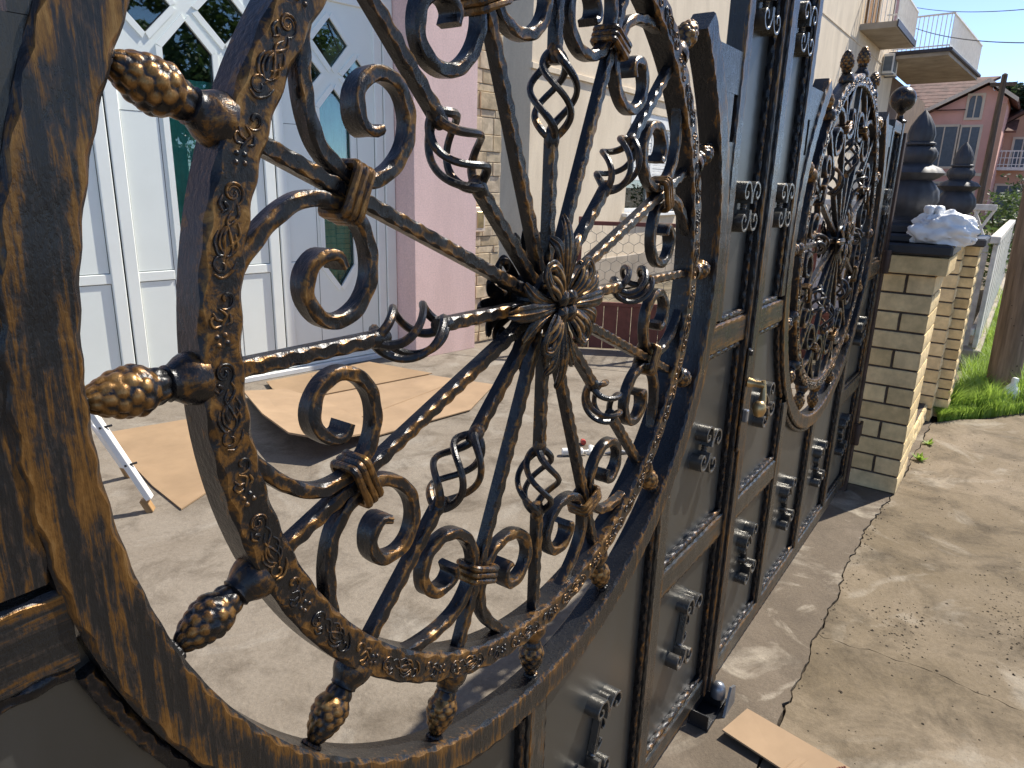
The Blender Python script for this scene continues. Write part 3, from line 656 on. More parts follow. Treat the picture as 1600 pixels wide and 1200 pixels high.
# ================================================================= yellow brick pillars
def brick_mesh(lx, ly, lz, seed, rough):
    """split-faced brick: box with subdivided, roughened -y face"""
    m = MB(); q = random.Random(seed); m.box(0, lx, 0.004, ly, 0, lz, 0.003)
    nx, nz = (5, 3); vs = []; fs = []
    for j in range(nz+1):
        for i in range(nx+1):
            e = 1 if 0 < i < nx and 0 < j < nz else 0.25
            vs.append((lx*i/nx, 0.004-rough*e*q.uniform(0.2, 1.0), lz*j/nz))
    for j in range(nz):
        for i in range(nx): a = j*(nx+1)+i; fs.append((a, a+1, a+nx+2, a+nx+1))
    rim = [i for i in range(nx+1)]+[(j+1)*(nx+1)-1 for j in range(1, nz+1)]+[nz*(nx+1)+i for i in range(nx-1, -1, -1)]+[j*(nx+1) for j in range(nz-1, 0, -1)]
    b = len(vs); vs += [(vs[i][0], 0.006, vs[i][2]) for i in rim]; n = len(rim)
    for k in range(n): fs.append((rim[k], b+k, b+(k+1) % n, rim[(k+1) % n]))
    m.add(vs, fs); return m.mesh('brick', 25)
BRK = {}
def brick(parent, x, y, z, lx, ly, lz, seed):
    key = (round(lx, 3), round(ly, 3), round(lz, 3), seed % 4)
    if key not in BRK: BRK[key] = brick_mesh(lx, ly, lz, hash(key) % 1000, 0.012)
    return link('brick', BRK[key], 'brick', parent, (x, y, z))
def brick_stack(root, x0, x1, y0, y1, ztop, courses, seed, over=True):
    lz = ztop/courses; g = 0.0115
    MB().box(x0+0.008, x1-0.008, y0+0.010, y1-0.008, 0, ztop-0.004).build('mortar_core', 'joint', root, 0)
    for c in range(courses):
        z = c*lz+g*0.5; h = lz-g
        if over and c == courses-1:
            brick(root, x0-0.035, y0-0.045, z, x1-x0+0.07, y1-y0+0.09, h, seed); continue
        if c % 2 == 0:
            brick(root, x0, y0, z, x1-x0, y1-y0, h, seed+c)
        else:
            ym = y0+(y1-y0)*0.30
            brick(root, x0, y0, z, x1-x0, ym-y0-g/2, h, seed+c); brick(root, x0, ym+g/2, z, x1-x0, y1-ym-g/2, h, seed+c+1)
def capstone(root, x0, x1, y0, y1, z):
    m = MB(); m.box(x0, x1, y0, y1, z, z+0.055, 0.010); m.box(x0+0.07, x1-0.07, y0+0.07, y1-0.07, z+0.053, z+0.10, 0.012); m.box(x0+0.12, x1-0.12, y0+0.12, y1-0.12, z+0.098, z+0.15, 0.010)
    m.build('capstone', 'capstone', root, 30)
p1 = empty('brick_pillar', (3.32, 0, 0), 'yellow brick gate pillar with black cap nearest the far gate leaf', 'pillar', 'yellow brick pillars beside the gate')
brick_stack(p1, 0, 0.43, -0.245, 0.20, 1.335, 13, 1)
capstone(p1, -0.06, 0.49, -0.30, 0.265, 1.337)
p2 = empty('brick_pillar', (4.95, 0, 0), 'second yellow brick pillar behind the first, toward the white fence', 'pillar', 'yellow brick pillars beside the gate')
brick_stack(p2, 0, 0.16, -0.245, 0.14, 1.30, 13, 2, False); brick_stack(p2, 0.175, 0.55, -0.335, 0.14, 1.30, 17, 3, False)
capstone(p2, -0.05, 0.60, -0.37, 0.19, 1.302)
lw = empty('low_brick_wall', (3.76, 0, 0), 'low yellow brick plinth between the two brick pillars', 'wall')
MB().box(0.004, 1.18, -0.20, 0.05, 0, 0.14).build('mortar_core', 'joint', lw, 0)
for c in range(2):
    for k in range(5): brick(lw, 0.002+k*0.238, -0.215, 0.004+c*0.072, 0.226, 0.27, 0.062, k+c)
def finial(loc, sc, label):
    prof = [(0.115, 0), (0.118, 0.02), (0.075, 0.04), (0.085, 0.055), (0.135, 0.09), (0.158, 0.14), (0.150, 0.20), (0.118, 0.245), (0.10, 0.26), (0.135, 0.278), (0.165, 0.305), (0.140, 0.335), (0.095, 0.352), (0.082, 0.36), (0.105, 0.395), (0.108, 0.425), (0.088, 0.455), (0.070, 0.465), (0.088, 0.472), (0.088, 0.482), (0.070, 0.49), (0.078, 0.53), (0.066, 0.58), (0.036, 0.635), (0.006, 0.672)]
    m = MB(); m.lathe([(r*sc, z*sc) for r, z in prof], 72, 'z', ripple=lambda i, k: 1+(0.045*abs(math.cos(k*PI/72*14))-0.02 if 3 <= i else 0))
    o = m.build('pillar_finial', 'finialstone', None, 50); o.location = loc
    return tag(o, label, 'finial', 'dark turned finials on the pillar caps')
finial((3.535, -0.035, 1.487), 0.86, 'large dark turned finial on the nearer brick pillar, behind the white bag')
finial((5.22, -0.12, 1.452), 0.82, 'smaller-looking dark turned finial on the farther brick pillar, right of the bag')
# white bag knotted on the near pillar cap
m = MB(); vs = []; fs = []; NT, NP = 64, 36
for j in range(NP+1):
    ph = PI*j/NP
    for i in range(NT):
        th = 2*PI*i/NT; d = Vector((math.sin(ph)*math.cos(th), math.sin(ph)*math.sin(th), math.cos(ph)))
        n1 = noise.noise(d*2.2+Vector((3, 1, 7))); n2 = abs(noise.noise(d*5.5)); n3 = abs(noise.noise(d*11+Vector((5, 5, 5))))
        r = 1+0.36*n1-0.20*n2-0.06*n3
        x, y, z = d.x*0.085*r, d.y*0.165*r, d.z*0.098*r
        y += -0.02*max(0, d.z); z = max(z, -0.065)-0.25*min(0, y+0.04)*-1*0.6
        vs.append((x, y, z))
for j in range(NP):
    for i in range(NT): k = (i+1) % NT; fs.append((j*NT+i, j*NT+k, (j+1)*NT+k, (j+1)*NT+i))
m.add(vs, fs)
for k in range(5): 
    a = k*1.3; m.lathe([(0.004, 0), (0.014, 0.02), (0.022, 0.045), (0.016, 0.06), (0.001, 0.064)], 8, 'z', (0.012*math.cos(a), 0.05+0.03*math.sin(a), 0.062))
o = m.build('plastic_bag', 'bag', None, 55); o.location = (3.36, -0.225, 1.462); tag(o, 'crumpled white plastic bag lying on the near pillar cap', 'bag')

# ================================================================= garage with white doors
GA = R_(-8.5)
gar = empty('garage_building', (2.38, 4.45, 0), 'pink rendered garage with white folding doors and teal glass behind the gate', 'building', None, GA)
def gpart(name, mb, mat, par=None, smooth=0): return mb.build(name, mat, par or gar, smooth)
m = MB(); m.box(-6, -2.14, 0, 0.3, 0, 4.2); m.box(-2.14, 1.52, 0, 0.3, 3.12, 4.2); gpart('wall', m, 'pink')
m = MB(); m.box(1.52, 2.28, -0.30, 0.30, 0, 4.2, 0.004); gpart('pilaster', m, 'pink', None, 30)
m = MB(); m.box(-2.14, 1.52, 0.62, 0.66, 0, 3.12); m.box(-2.14, 1.52, 0.05, 0.62, 3.09, 3.12); gpart('dark_interior', m, 'interior')
m = MB(); m.box(-2.14, 1.52, -0.06, 0.28, 0.002, 0.045, 0.004); gpart('door_sill', m, 'whitepaint')
m = MB(); m.box(1.41, 1.515, -0.03, 0.08, 0.046, 3.12, 0.004); gpart('door_jamb', m, 'pvc')
m = MB(); m.box(-2.135, -2.06, -0.03, 0.08, 0.046, 3.12, 0.004); gpart('door_jamb', m, 'pvc')
def door(x0, x1, holes, z0=0.05, z1=3.10, rail=(0.88, 0.955)):
    g = 0.006; x0 += g; x1 -= g; B = 0.085
    fr = MB(); fr.box(x0, x0+B, -0.020, 0.05, z0, z1, 0.006); fr.box(x1-B, x1, -0.020, 0.05, z0, z1, 0.006); fr.box(x0+B, x1-B, -0.018, 0.05, z0, z0+0.10, 0.005); fr.box(x0+B, x1-B, -0.018, 0.05, z1-0.09, z1, 0.005)
    d = gpart('door_leaf', fr, 'pvc', None, 30)
    outer = [(x0+B-0.01, z0+0.09), (x1-B+0.01, z0+0.09), (x1-B+0.01, z1-0.08), (x0+B-0.01, z1-0.08)]
    polys = [[Vector((a, b, 0)) for a, b in outer]]+[[Vector((a, b, 0)) for a, b in h[::-1]] for h in holes]
    flat = [p for pl in polys for p in pl]; tri = tessellate_polygon(polys)
    m = MB(); m.add([(p.x, 0.0, p.y) for p in flat], [tuple(t) for t in tri])
    for h in holes:
        n = len(h); m.add([(a, 0.0, b) for a, b in h]+[(a, 0.035, b) for a, b in h], [(i, (i+1) % n, (i+1) % n+n, i+n) for i in range(n)])
    m.build('door_infill', 'pvcpanel', d, 0)
    for h in holes:
        n = len(h); cx = sum(a for a, b in h)/n; cz = sum(b for a, b in h)/n
        MB().prism(h, 0.020, 0.026).build('glass_pane', 'glass', d, 0)
        s = MB(); s.tube([Vector((a+(cx-a)*0.012, 0.012, b+(cz-b)*0.008)) for a, b in h], 0.005, 6, 0, closed=True); s.build('glazing_seal', 'seal', d, 0)
        # flat white bead around the glass
        bd = MB()
        for i in range(n):
            a, b = Vector((*h[i], 0)), Vector((*h[(i+1) % n], 0)); t = (b-a).normalized(); nn = Vector((-t.y, t.x, 0)); c = Vector((cx, cz, 0))
            if ((a+b)*0.5+nn*0.01-c).length < ((a+b)*0.5-c).length: nn = -nn
            bd.prism([(a.x, a.y), (b.x, b.y), (b.x+nn.x*0.042+t.x*0.012, b.y+nn.y*0.042+t.y*0.012), (a.x+nn.x*0.042-t.x*0.012, a.y+nn.y*0.042-t.y*0.012)], -0.009-0.0004*i, 0.002)
        bd.build('glazing_bead', 'pvc', d, 0)
    # grooves of the infill panels: thin black strips on the surface stand in for their shade
    gm = MB(); w_ = 0.0035
    hx0, hx1 = min(a for a, b in holes[0])-0.07, max(a for a, b in holes[0])+0.07
    for (a, b) in ((x0+B+0.004, hx0), (hx1, x1-B-0.004)):
        for (za, zb) in ((z0+0.13, rail[0]), (rail[1], 2.05)):
            for X in (a, b): gm.box(X-w_/2, X+w_/2, -0.0015, 0.001, za, zb)
            for Z_ in (za, zb): gm.box(a+w_/2, b-w_/2, -0.0012, 0.001, Z_-w_/2, Z_+w_/2)
    gm.build('groove_shade', 'seal', d, 0)
    for (ra_, rb_) in ((x0+B, hx0-0.002), (hx1+0.002, x1-B)):
        rm = MB(); rm.box(ra_, rb_, -0.010, 0.0, rail[0]+0.004, rail[1]-0.004, 0.003); rm.build('middle_rail', 'pvc', d, 0)
    sm = MB(); sm.box(x1+g-0.005, x1+g+0.005, -0.004, 0.03, z0, z1); sm.build('door_gap_seal', 'seal', d, 0)
    # curtain behind
    vs = []; fs = []; n = 70
    for i in range(n+1):
        x = x0+(x1-x0)*i/n; y = 0.075+0.014*math.sin(i*1.15)+0.006*math.sin(i*2.9); vs += [(x, y, 0.15), (x, y+0.01, 2.30)]
    for i in range(n): fs.append((2*i, 2*i+2, 2*i+3, 2*i+1))
    MB().add(vs, fs).build('curtain', 'curtain', d, 60)
def dia(cx, cz, a, b): return [(cx-a, cz), (cx, cz-b), (cx+a, cz), (cx, cz+b)]
def hexa(x0, x1, zb, z1, z2, zt): c = (x0+x1)/2; return [(x0, z1), (c, zb), (x1, z1), (x1, z2), (c, zt), (x0, z2)]
door(-0.85, 0.35, [hexa(-0.435, -0.085, 0.70, 0.90, 2.48, 2.675), dia(-0.535, 2.755, 0.185, 0.195), dia(0.02, 2.755, 0.185, 0.195)])
door(0.35, 1.41, [hexa(0.775, 1.065, 0.71, 0.90, 2.19, 2.355), dia(0.905, 2.70, 0.165, 0.19), dia(1.155, 2.46, 0.145, 0.15), dia(0.665, 2.46, 0.145, 0.15)])
door(-2.05, -0.85, [hexa(-1.64, -1.29, 0.70, 0.90, 2.48, 2.675), dia(-1.73, 2.755, 0.185, 0.195), dia(-1.18, 2.755, 0.185, 0.195)])
# stone veneer strip right of the pilaster
MB().box(2.285, 2.74, -0.16, 0.30, 0, 4.2).build('veneer_backing', 'mortar', gar, 0)
q = random.Random(21); z = 0.02
while z < 4.1:
    h = q.choice((0.07, 0.10, 0.13, 0.16)); x = 2.29
    while x < 2.73:
        wd = min(q.uniform(0.10, 0.24), 2.735-x)
        if 2.735-(x+wd) < 0.06: wd = 2.735-x
        MB().box(x+0.004, x+wd-0.004, -0.162-q.uniform(0.006, 0.024), -0.155, z+0.004, z+h-0.004, 0.004).build('stone', 'stone', gar, 0); x += wd
    z += h
m = MB(); m.box(2.33, 2.47, -0.235, -0.186, 1.16, 1.40, 0.008); mb_ = m.build('mailbox', 'trimcream', gar, 30); mb_['label'] = 'small cream box on the stone strip'
m = MB(); m.box(2.355, 2.445, -0.240, -0.232, 1.20, 1.36, 0.004); m.build('mailbox_door', 'brass', mb_, 30)

# ================================================================= beige house beyond
bh = empty('beige_house', (6.8, 4.73, 0), 'tall beige rendered house behind the gate with white shuttered window', 'house')
def bpart(name, mb, mat, par=None): return mb.build(name, mat, par or bh, 0)
wx0, wx1, wz0, wz1 = 2.75, 4.75, 1.22, 2.78; HX = 24.6
m = MB(); m.box(0, wx0, 0, 7, 0, 11); m.box(wx0, wx1, 0, 7, 0, wz0); m.box(wx0, wx1, 0, 7, wz1, 11); m.box(wx1, HX, 0, 7, 0, 11); bpart('wall', m, 'beige')
m = MB(); m.box(-0.03, HX, -0.035, 0.02, 3.0, 3.07, 0.004); m.box(-0.03, HX, -0.02, 0.02, 6.05, 6.10, 0.004); bpart('string_course', m, 'beige')
m = MB(); m.box(-0.05, HX, -0.04, 0.02, 0, 0.55, 0.01); bpart('plinth', m, 'slab')
win = MB(); win.box(wx0, wx0+0.07, 0.05, 0.14, wz0, wz1); win.box(wx1-0.07, wx1, 0.05, 0.14, wz0, wz1); win.box(wx0+0.07, wx1-0.07, 0.05, 0.14, wz0, wz0+0.07); win.box(wx0+0.07, wx1-0.07, 0.02, 0.14, wz1-0.20, wz1); win.box((wx0+wx1)/2-0.05, (wx0+wx1)/2+0.05, 0.055, 0.14, wz0+0.07, wz1-0.2)
wo = bpart('window', win, 'whitepaint')
MB().box(wx0+0.06, wx1-0.06, 0.10, 0.106, wz0+0.06, wz1-0.1).build('window_pane', 'winglass', wo, 0)
MB().box(wx0, wx1, 0.5, 0.52, wz0, wz1).build('room_dark', 'interior', wo, 0)
for k in range(17): MB().box(wx0+0.072, wx1-0.072, 0.060+0.003*(k % 2), 0.075, wz1-0.20-0.05*(k+1)+0.004, wz1-0.20-0.05*k, 0.004).build('shutter_slat', 'whitepaint', wo, 0)
MB().box(wx0-0.08, wx1+0.08, -0.09, 0.05, wz0-0.06, wz0, 0.008).build('window_sill', 'whitepaint', wo, 0)
# first balcony
b1 = MB(); b1.box(17.7, 21.4, -1.03, 0.0, 6.42-0.0, 6.60, 0.01); bs = bpart('balcony_slab', b1, 'slab')
MB().box(17.66, 21.44, -1.07, -1.032, 6.44, 6.63).build('slab_edge', 'slabdark', bs, 0)
ra = MB(); ra.box(17.72, 21.38, -1.02, -0.98, 7.48, 7.53); ra.box(17.72, 21.38, -1.01, -0.99, 6.68, 6.71); ra.box(17.70, 17.74, -1.0, 0, 7.48, 7.53); ra.box(21.36, 21.40, -1.0, 0, 7.48, 7.53)
br_ = bpart('balcony_railing', ra, 'whitepaint')
bal = MB().box(-0.011, 0.011, -0.011, 0.011, 6.61, 7.49).mesh('baluster', 0)
for k in range(28): link('baluster', bal, 'whitepaint', br_, (17.74+k*0.134, -1.0, 0))
for k in range(8): link('baluster', bal, 'whitepaint', br_, (17.72, -0.12*k-0.06, 0))
for k, (x, w2) in enumerate(((18.3, 0.5), (19.0, 0.35), (19.7, 0.6), (20.5, 0.4))): MB().box(x, x+w2, -0.06-0.02*k, -0.02, 6.62, 8.5, 0.01).build('door_board', 'boards', bh, 0)
MB().box(17.75, 18.9, -0.5, -0.46, 6.62, 7.6, 0.01).build('cream_board', 'trimcream', bh, 0)
# upper window frame edge and corner
MB().box(HX-1.9, HX-0.5, -0.03, 0.02, 7.4, 10.4, 0.01).build('window_frame', 'rust', bh, 0)
ac = empty('air_conditioner', (28.9, 4.52, 5.75), 'white air conditioner box on the beige house wall below the balcony', 'air conditioner')
m = MB(); m.box(0, 0.95, -0.16, 0.19, 0, 0.66, 0.02); m.build('casing', 'whitepaint', ac, 30)
m = MB(); m.box(-0.012, 0.002, -0.12, 0.15, 0.08, 0.56); m.box(0.1, 0.62, -0.175, -0.158, 0.07, 0.58); m.build('grille', 'acdark', ac, 0)
m = MB(); m.box(0.05, 0.10, -0.2, 0.205, -0.05, -0.002); m.box(0.80, 0.85, -0.2, 0.205, -0.05, -0.002); m.build('bracket', 'greysteel', ac, 0)
# terrace of the neighbouring wing
th = empty('terrace_house', (29.2, 4.73, 0), 'brown shaded house wing carrying the large white railed terrace', 'house')
P = [(-0.1, -0.2), (-0.3, -2.03), (6.5, -2.47), (9.5, -2.5), (9.5, 2)]
m = MB(); m.prism([(2.25, 0.2), (2.3, 6), (14, 6), (14, 0.2)], 0, 6.15, plane='xy'); m.build('wall', 'shadewall', th, 0)
m = MB(); m.prism([(2.2, 0.15), (-0.1, -0.1), (-0.3, -2.03), (6.6, -2.47), (6.9, 0.15)], 6.22, 6.42, plane='xy'); ts = m.build('terrace_slab', 'slab', th, 0)
def railrun(x0, y0, x1, y1, zb, zt, n, par):
    L = Vector((x1-x0, y1-y0, 0)); a = math.atan2(L.y, L.x); t = MB(); t.box(0, L.length, -0.03, 0.03, zt-0.05, zt); t.box(0, L.length, -0.015, 0.015, zb+0.10, zb+0.14)
    r = t.build('terrace_railing', 'whitepaint', par, 0); r.location = (x0, y0, 0); r.rotation_euler = (0, 0, a)
    bm_ = MB().box(-0.012, 0.012, -0.012, 0.012, zb, zt-0.04).mesh('baluster', 0)
    for k in range(n): link('baluster', bm_, 'whitepaint', r, (L.length*(k+0.5)/n, 0, 0))
railrun(-0.1, -0.2, -0.28, -2.0, 6.42, 7.55, 13, th); railrun(-0.28, -2.0, 6.55, -2.43, 6.42, 7.55, 40, th)
m = MB(); m.tube([Vector((-0.1, -0.15, 6.40)), Vector((-0.34, -2.07, 6.40)), Vector((6.65, -2.52, 6.40))], 0.07, 8, 0); m.build('gutter', 'slabdark', th, 40)
# ================================================================= far houses
ph = empty('pink_house', (45, 0, 0), 'salmon pink house with brown tiled roof and arched gable window', 'house')
m = MB(); gab = [(5.25, 0), (5.25, 5.62), (2.40, 7.10), (1.45, 6.45), (1.45, 0)]
vs = [(0, y, z) for y, z in gab]+[(7, y, z) for y, z in gab]; n = 5
m.add(vs, [tuple(range(n)), tuple(range(2*n-1, n-1, -1))]+[(i, i+n, (i+1) % n+n, (i+1) % n) for i in range(n)]); m.build('wall', 'housepink', ph, 0)
def roofplane(name, pts, th, mat, par):
    a = [Vector(p) for p in pts]; nn = (a[1]-a[0]).cross(a[2]-a[0]).normalized()
    if nn.z < 0: nn = -nn
    k = len(a); m = MB(); m.add(a+[p+nn*th for p in a], [tuple(range(k)), tuple(range(2*k-1, k-1, -1))]+[(i, i+k, (i+1) % k+k, (i+1) % k) for i in range(k)]); return m.build(name, mat, par, 0)
rf = roofplane('roof', [(-0.35, 6.6, 5.65), (-0.35, 4.9, 5.78), (4.8, 2.2, 8.0), (4.8, 6.6, 8.0)], 0.14, 'tile', ph)
roofplane('roof', [(-0.55, 5.55, 5.58), (-0.55, 2.38, 7.24), (6, 2.38, 7.24), (6, 5.55, 5.58)], 0.12, 'tile', ph)
roofplane('roof', [(-0.55, 2.40, 7.24), (-0.55, 1.05, 6.28), (6, 1.05, 6.28), (6, 2.40, 7.24)], 0.12, 'tile', ph)
for (a, b) in (((5.6, 5.50), (2.38, 7.18)), ((2.38, 7.18), (0.98, 6.20))):
    L = math.hypot(b[0]-a[0], b[1]-a[1]); m = MB(); m.add([(-0.62, a[0], a[1]), (-0.62, b[0], b[1]), (-0.62, b[0], b[1]+0.2), (-0.62, a[0], a[1]+0.2), (-0.54, a[0], a[1]), (-0.54, b[0], b[1]), (-0.54, b[0], b[1]+0.2), (-0.54, a[0], a[1]+0.2)], [(0, 1, 2, 3), (7, 6, 5, 4), (0, 4, 5, 1), (3, 2, 6, 7), (0, 3, 7, 4), (1, 5, 6, 2)]); m.build('fascia_board', 'trimcream', ph, 0)
for k in range(9):
    z0 = 5.80+k*0.245; x0 = -0.30+k*0.57
    MB().box(x0, x0+0.10, 3.2, 6.6, z0-0.02+0.13, z0+0.17).build('tile_course', 'tile', ph, 0) if k < 8 else None
def fwin(par, y0, y1, z0, z1, x=0, arch=False):
    f = MB(); f.box(x-0.06, x+0.02, y0-0.12, y0, z0-0.12, z1+0.12); f.box(x-0.06, x+0.02, y1, y1+0.12, z0-0.12, z1+0.12); f.box(x-0.062, x+0.02, y0, y1, z0-0.12, z0); f.box(x-0.062, x+0.02, y0, y1, z1, z1+0.12)
    o = f.build('window', 'trimcream', par, 0)
    if arch:
        c = (y0+y1)/2; r = (y1-y0)/2; pts = [(x-0.03, y0, z0)]+[(x-0.03, y1, z0)]+[(x-0.03, c+r*math.cos(R_(a)), z1-r+1.25*r*math.sin(R_(a))) for a in range(0, 181, 15)]
        MB().add(pts, [tuple(range(len(pts)))]).build('window_pane', 'acdark', o, 0)
        MB().box(x-0.05, x-0.032, c-0.03, c+0.03, z0, z1).build('mullion', 'trimcream', o, 0)
    else:
        MB().box(x-0.04, x-0.02, y0, y1, z0, z1).build('window_pane', 'acdark', o, 0); MB().box(x-0.055, x-0.042, (y0+y1)/2-0.03, (y0+y1)/2+0.03, z0, z1).build('mullion', 'trimcream', o, 0)
    return o
fwin(ph, 3.42, 4.62, 3.10, 5.12); fwin(ph, 2.42, 3.22, 3.10, 5.08); fwin(ph, 2.55, 3.12, 5.55, 6.62, 0, True); fwin(ph, 3.5, 4.6, 0.4, 2.2); fwin(ph, 2.2, 3.0, 0.3, 2.2)
MB().box(-0.08, 0.0, 1.44, 5.26, 2.62, 2.78).build('string_course', 'trimcream', ph, 0); MB().box(-0.09, 0.0, 1.44, 1.9, 0, 6.2).build('corner_strip', 'houseorange', ph, 0)
oh = empty('orange_house', (49, 0, 0), 'orange house with brown roof and small white balcony at the right edge', 'house')
m = MB(); g2 = [(1.75, 0), (1.75, 5.3), (0.2, 6.35), (-3.0, 4.4), (-3.0, 0)]; vs = [(0, y, z) for y, z in g2]+[(6, y, z) for y, z in g2]
m.add(vs, [tuple(range(5)), tuple(range(9, 4, -1))]+[(i, i+5, (i+1) % 5+5, (i+1) % 5) for i in range(5)]); m.build('wall', 'houseorange', oh, 0)
roofplane('roof', [(-0.5, 2.3, 4.95), (-0.5, 0.2, 6.40), (6, 0.2, 6.40), (6, 2.3, 4.95)], 0.14, 'tile', oh); roofplane('roof', [(-0.5, 0.22, 6.40), (-0.5, -3.4, 4.2), (6, -3.4, 4.2), (6, 0.22, 6.40)], 0.14, 'tile', oh)
roofplane('roof', [(-1.4, 2.2, 4.95), (-1.4, 0.9, 4.95), (1.5, 0.9, 6.3), (1.5, 2.2, 6.3)], 0.12, 'tile', oh)
fwin(oh, 0.1, 0.9, 3.2, 4.7); fwin(oh, -1.4, -0.5, 3.2, 4.6); fwin(oh, 0.2, 1.3, 0.3, 2.2)
m = MB(); m.box(-1.1, 0, 0.2, 1.75, 3.02, 3.18); sl = m.build('balcony_slab', 'whitepaint', oh, 0)
m = MB(); m.box(-1.1, -1.05, 0.2, 1.75, 4.0, 4.06); m.box(-1.1, -1.05, 0.2, 1.75, 3.30, 3.34); m.box(-1.1, -1.05, 0.2, 1.75, 3.65, 3.69); rl = m.build('balcony_railing', 'whitepaint', oh, 0)
bm_ = MB().box(-0.02, 0.02, -0.02, 0.02, 3.18, 4.0).mesh('baluster', 0)
for k in range(9): link('baluster', bm_, 'whitepaint', rl, (-1.075, 0.24+k*0.185, 0))

# ================================================================= fences
fa = math.atan2(-0.62, 0.34); ff = empty('mesh_fence', (5.27, 3.03, 0), 'red steel fence with hexagonal wire mesh above a red-brown board base', 'fence', None, fa)
FL = 3.4
m = MB(); m.box(0, FL, -0.02, 0.02, 1.26, 1.30, 0.003); m.build('top_rail', 'rust', ff, 0)
m = MB(); m.box(0, FL, -0.02, 0.02, 0.46, 0.50, 0.003); m.build('lower_rail', 'rust', ff, 0)
for x in (0, 1.13, 2.26, 3.38): MB().box(x-0.022, x+0.022, -0.024, 0.024, 0, 1.34, 0.003).build('fence_post', 'rust', ff, 0)
bd = MB().box(0.003, 0.137, -0.012, 0.012, 0.02, 0.46, 0.003).mesh('base_board', 0)
for k in range(24): link('base_board', bd, 'rust', ff, (k*0.14, 0, 0))
m = MB(); a = 0.062; cw = a*math.sqrt(3)
for r in range(10):
    for c in range(int(FL/cw)):
        x = c*cw+(cw/2 if r % 2 else 0); z = 0.52+r*1.5*a
        if z > 1.2: continue
        A, B, C_, D = Vector((x, 0, z)), Vector((x+cw/2, 0, z+a/2)), Vector((x+cw, 0, z)), Vector((x+cw/2, 0, z+a*1.5))
        m.tube([A, B], 0.0032, 4, 0, False); m.tube([B, C_], 0.0032, 4, 0, False); m.tube([B, D], 0.0032, 4, 0, False)
m.build('wire_mesh', 'wire', ff, 0)
wf = empty('street_fence', (7.3, -0.36, 0), 'white weathered slat fence running along the street beyond the pillars', 'fence')
pk = MB().box(0, 0.19, -0.02, 0.02, 0.18, 1.20, 0.006).mesh('fence_slat', 0)
for k in range(34): link('fence_slat', pk, 'oldwhite', wf, (0.05+k*0.235, 0.002*(k % 3), rnd.uniform(-0.015, 0.015)))
m = MB(); m.box(0, 8.1, -0.03, 0.06, 1.20, 1.27, 0.008); m.build('fence_rail', 'oldwhite', wf, 0); m = MB(); m.box(0, 8.1, 0.025, 0.06, 0.30, 0.37, 0.008); m.build('fence_rail', 'oldwhite', wf, 0)
m = MB(); m.box(0, 8.1, -0.06, 0.10, 0, 0.16, 0.01); m.build('fence_plinth', 'slab', wf, 0)
lf = empty('lattice_fence', (7.6, 0.0, 0), 'white lattice railing crossing behind the second brick pillar', 'fence')
m = MB(); m.box(-0.03, 0.03, -0.30, 2.6, 1.50, 1.56, 0.006); m.build('top_rail', 'oldwhite', lf, 0); m = MB(); m.box(-0.03, 0.03, -0.30, 2.6, 1.10, 1.16, 0.006); m.build('lower_rail', 'oldwhite', lf, 0); m = MB(); m.box(-0.08, 0.08, -0.30, 2.6, 0, 1.09); m.build('low_wall', 'oldwhite', lf, 0)
sl_ = MB().tube([Vector((0, -0.085, 1.15)), Vector((0, 0.085, 1.51))], 0.014, 6, 0, True).mesh('lattice_bar', 0); sl2 = MB().tube([Vector((0.004, 0.085, 1.15)), Vector((0.004, -0.085, 1.51))], 0.014, 6, 0, True).mesh('lattice_bar', 0)
for k in range(22): link('lattice_bar', sl_, 'oldwhite', lf, (0, -0.20+k*0.125, 0)); link('lattice_bar', sl2, 'oldwhite', lf, (0, -0.20+k*0.125, 0))

# ================================================================= poles and wires
up = empty('timber_pole', (6.22, -0.645, 0), 'thick weathered timber utility pole standing in the grass at right', 'pole')
m = MB(); m.lathe([(0.125, -0.02), (0.120, 0.3), (0.116, 1.2), (0.112, 2.2), (0.110, 3.0), (0.02, 3.02)], 22, 'z', ripple=lambda i, k: 1+0.02*math.sin(k*2.2)+0.012*math.sin(k*5.1+i)); m.build('shaft', 'wood', up, 40); up.rotation_euler = (-0.022, 0, 0)
q = random.Random(9)
for k in range(26):
    a = R_(q.uniform(150, 265)); z = q.uniform(0.2, 2.2); m = MB(); m.lathe([(0.001, -0.004), (q.uniform(.004, .009), 0.0), (0.001, 0.002)], 7, 'x', (0, 0, 0)); o = m.build('knot', 'crack', up, 0); r = 0.119-0.002*z; o.location = (r*math.cos(a), r*math.sin(a), z); o.rotation_euler = (0, 0, a)
o = MB().lathe([(0.01, 0), (0.055, 0.01), (0.062, 0.06), (0.055, 0.12), (0.030, 0.155), (0.022, 0.17), (0.026, 0.20), (0.022, 0.215), (0.002, 0.22)], 18, 'z', ripple=lambda i, k: 1+0.08*math.sin(k*1.7+i)).build('plastic_jug', 'bag', None, 50); o.location = (5.98, -0.70, 0.0); o.rotation_euler = (0.12, 0.1, 0)
tag(o, 'small dented white plastic jug at the foot of the timber pole', 'jug')
fp = empty('utility_pole', (20, 0.5, 0), 'thin dark far utility pole in front of the orange house', 'pole')
MB().lathe([(0.085, 0), (0.06, 4.35), (0.02, 4.38)], 12, 'z').build('shaft', 'polewood', fp, 40); MB().box(-0.03, 0.03, -0.25, 0.25, 4.1, 4.18).build('crossarm', 'polewood', fp, 0)
def wire(a, b, sag, label, r=0.012):
    a, b = Vector(a), Vector(b); pts = [a.lerp(b, t/24)-Vector((0, 0, sag*4*(t/24)*(1-t/24))) for t in range(25)]
    tag(MB().tube(pts, r, 5, 0).build('overhead_cable', 'cable', None, 40), label, 'cable', 'overhead cables')
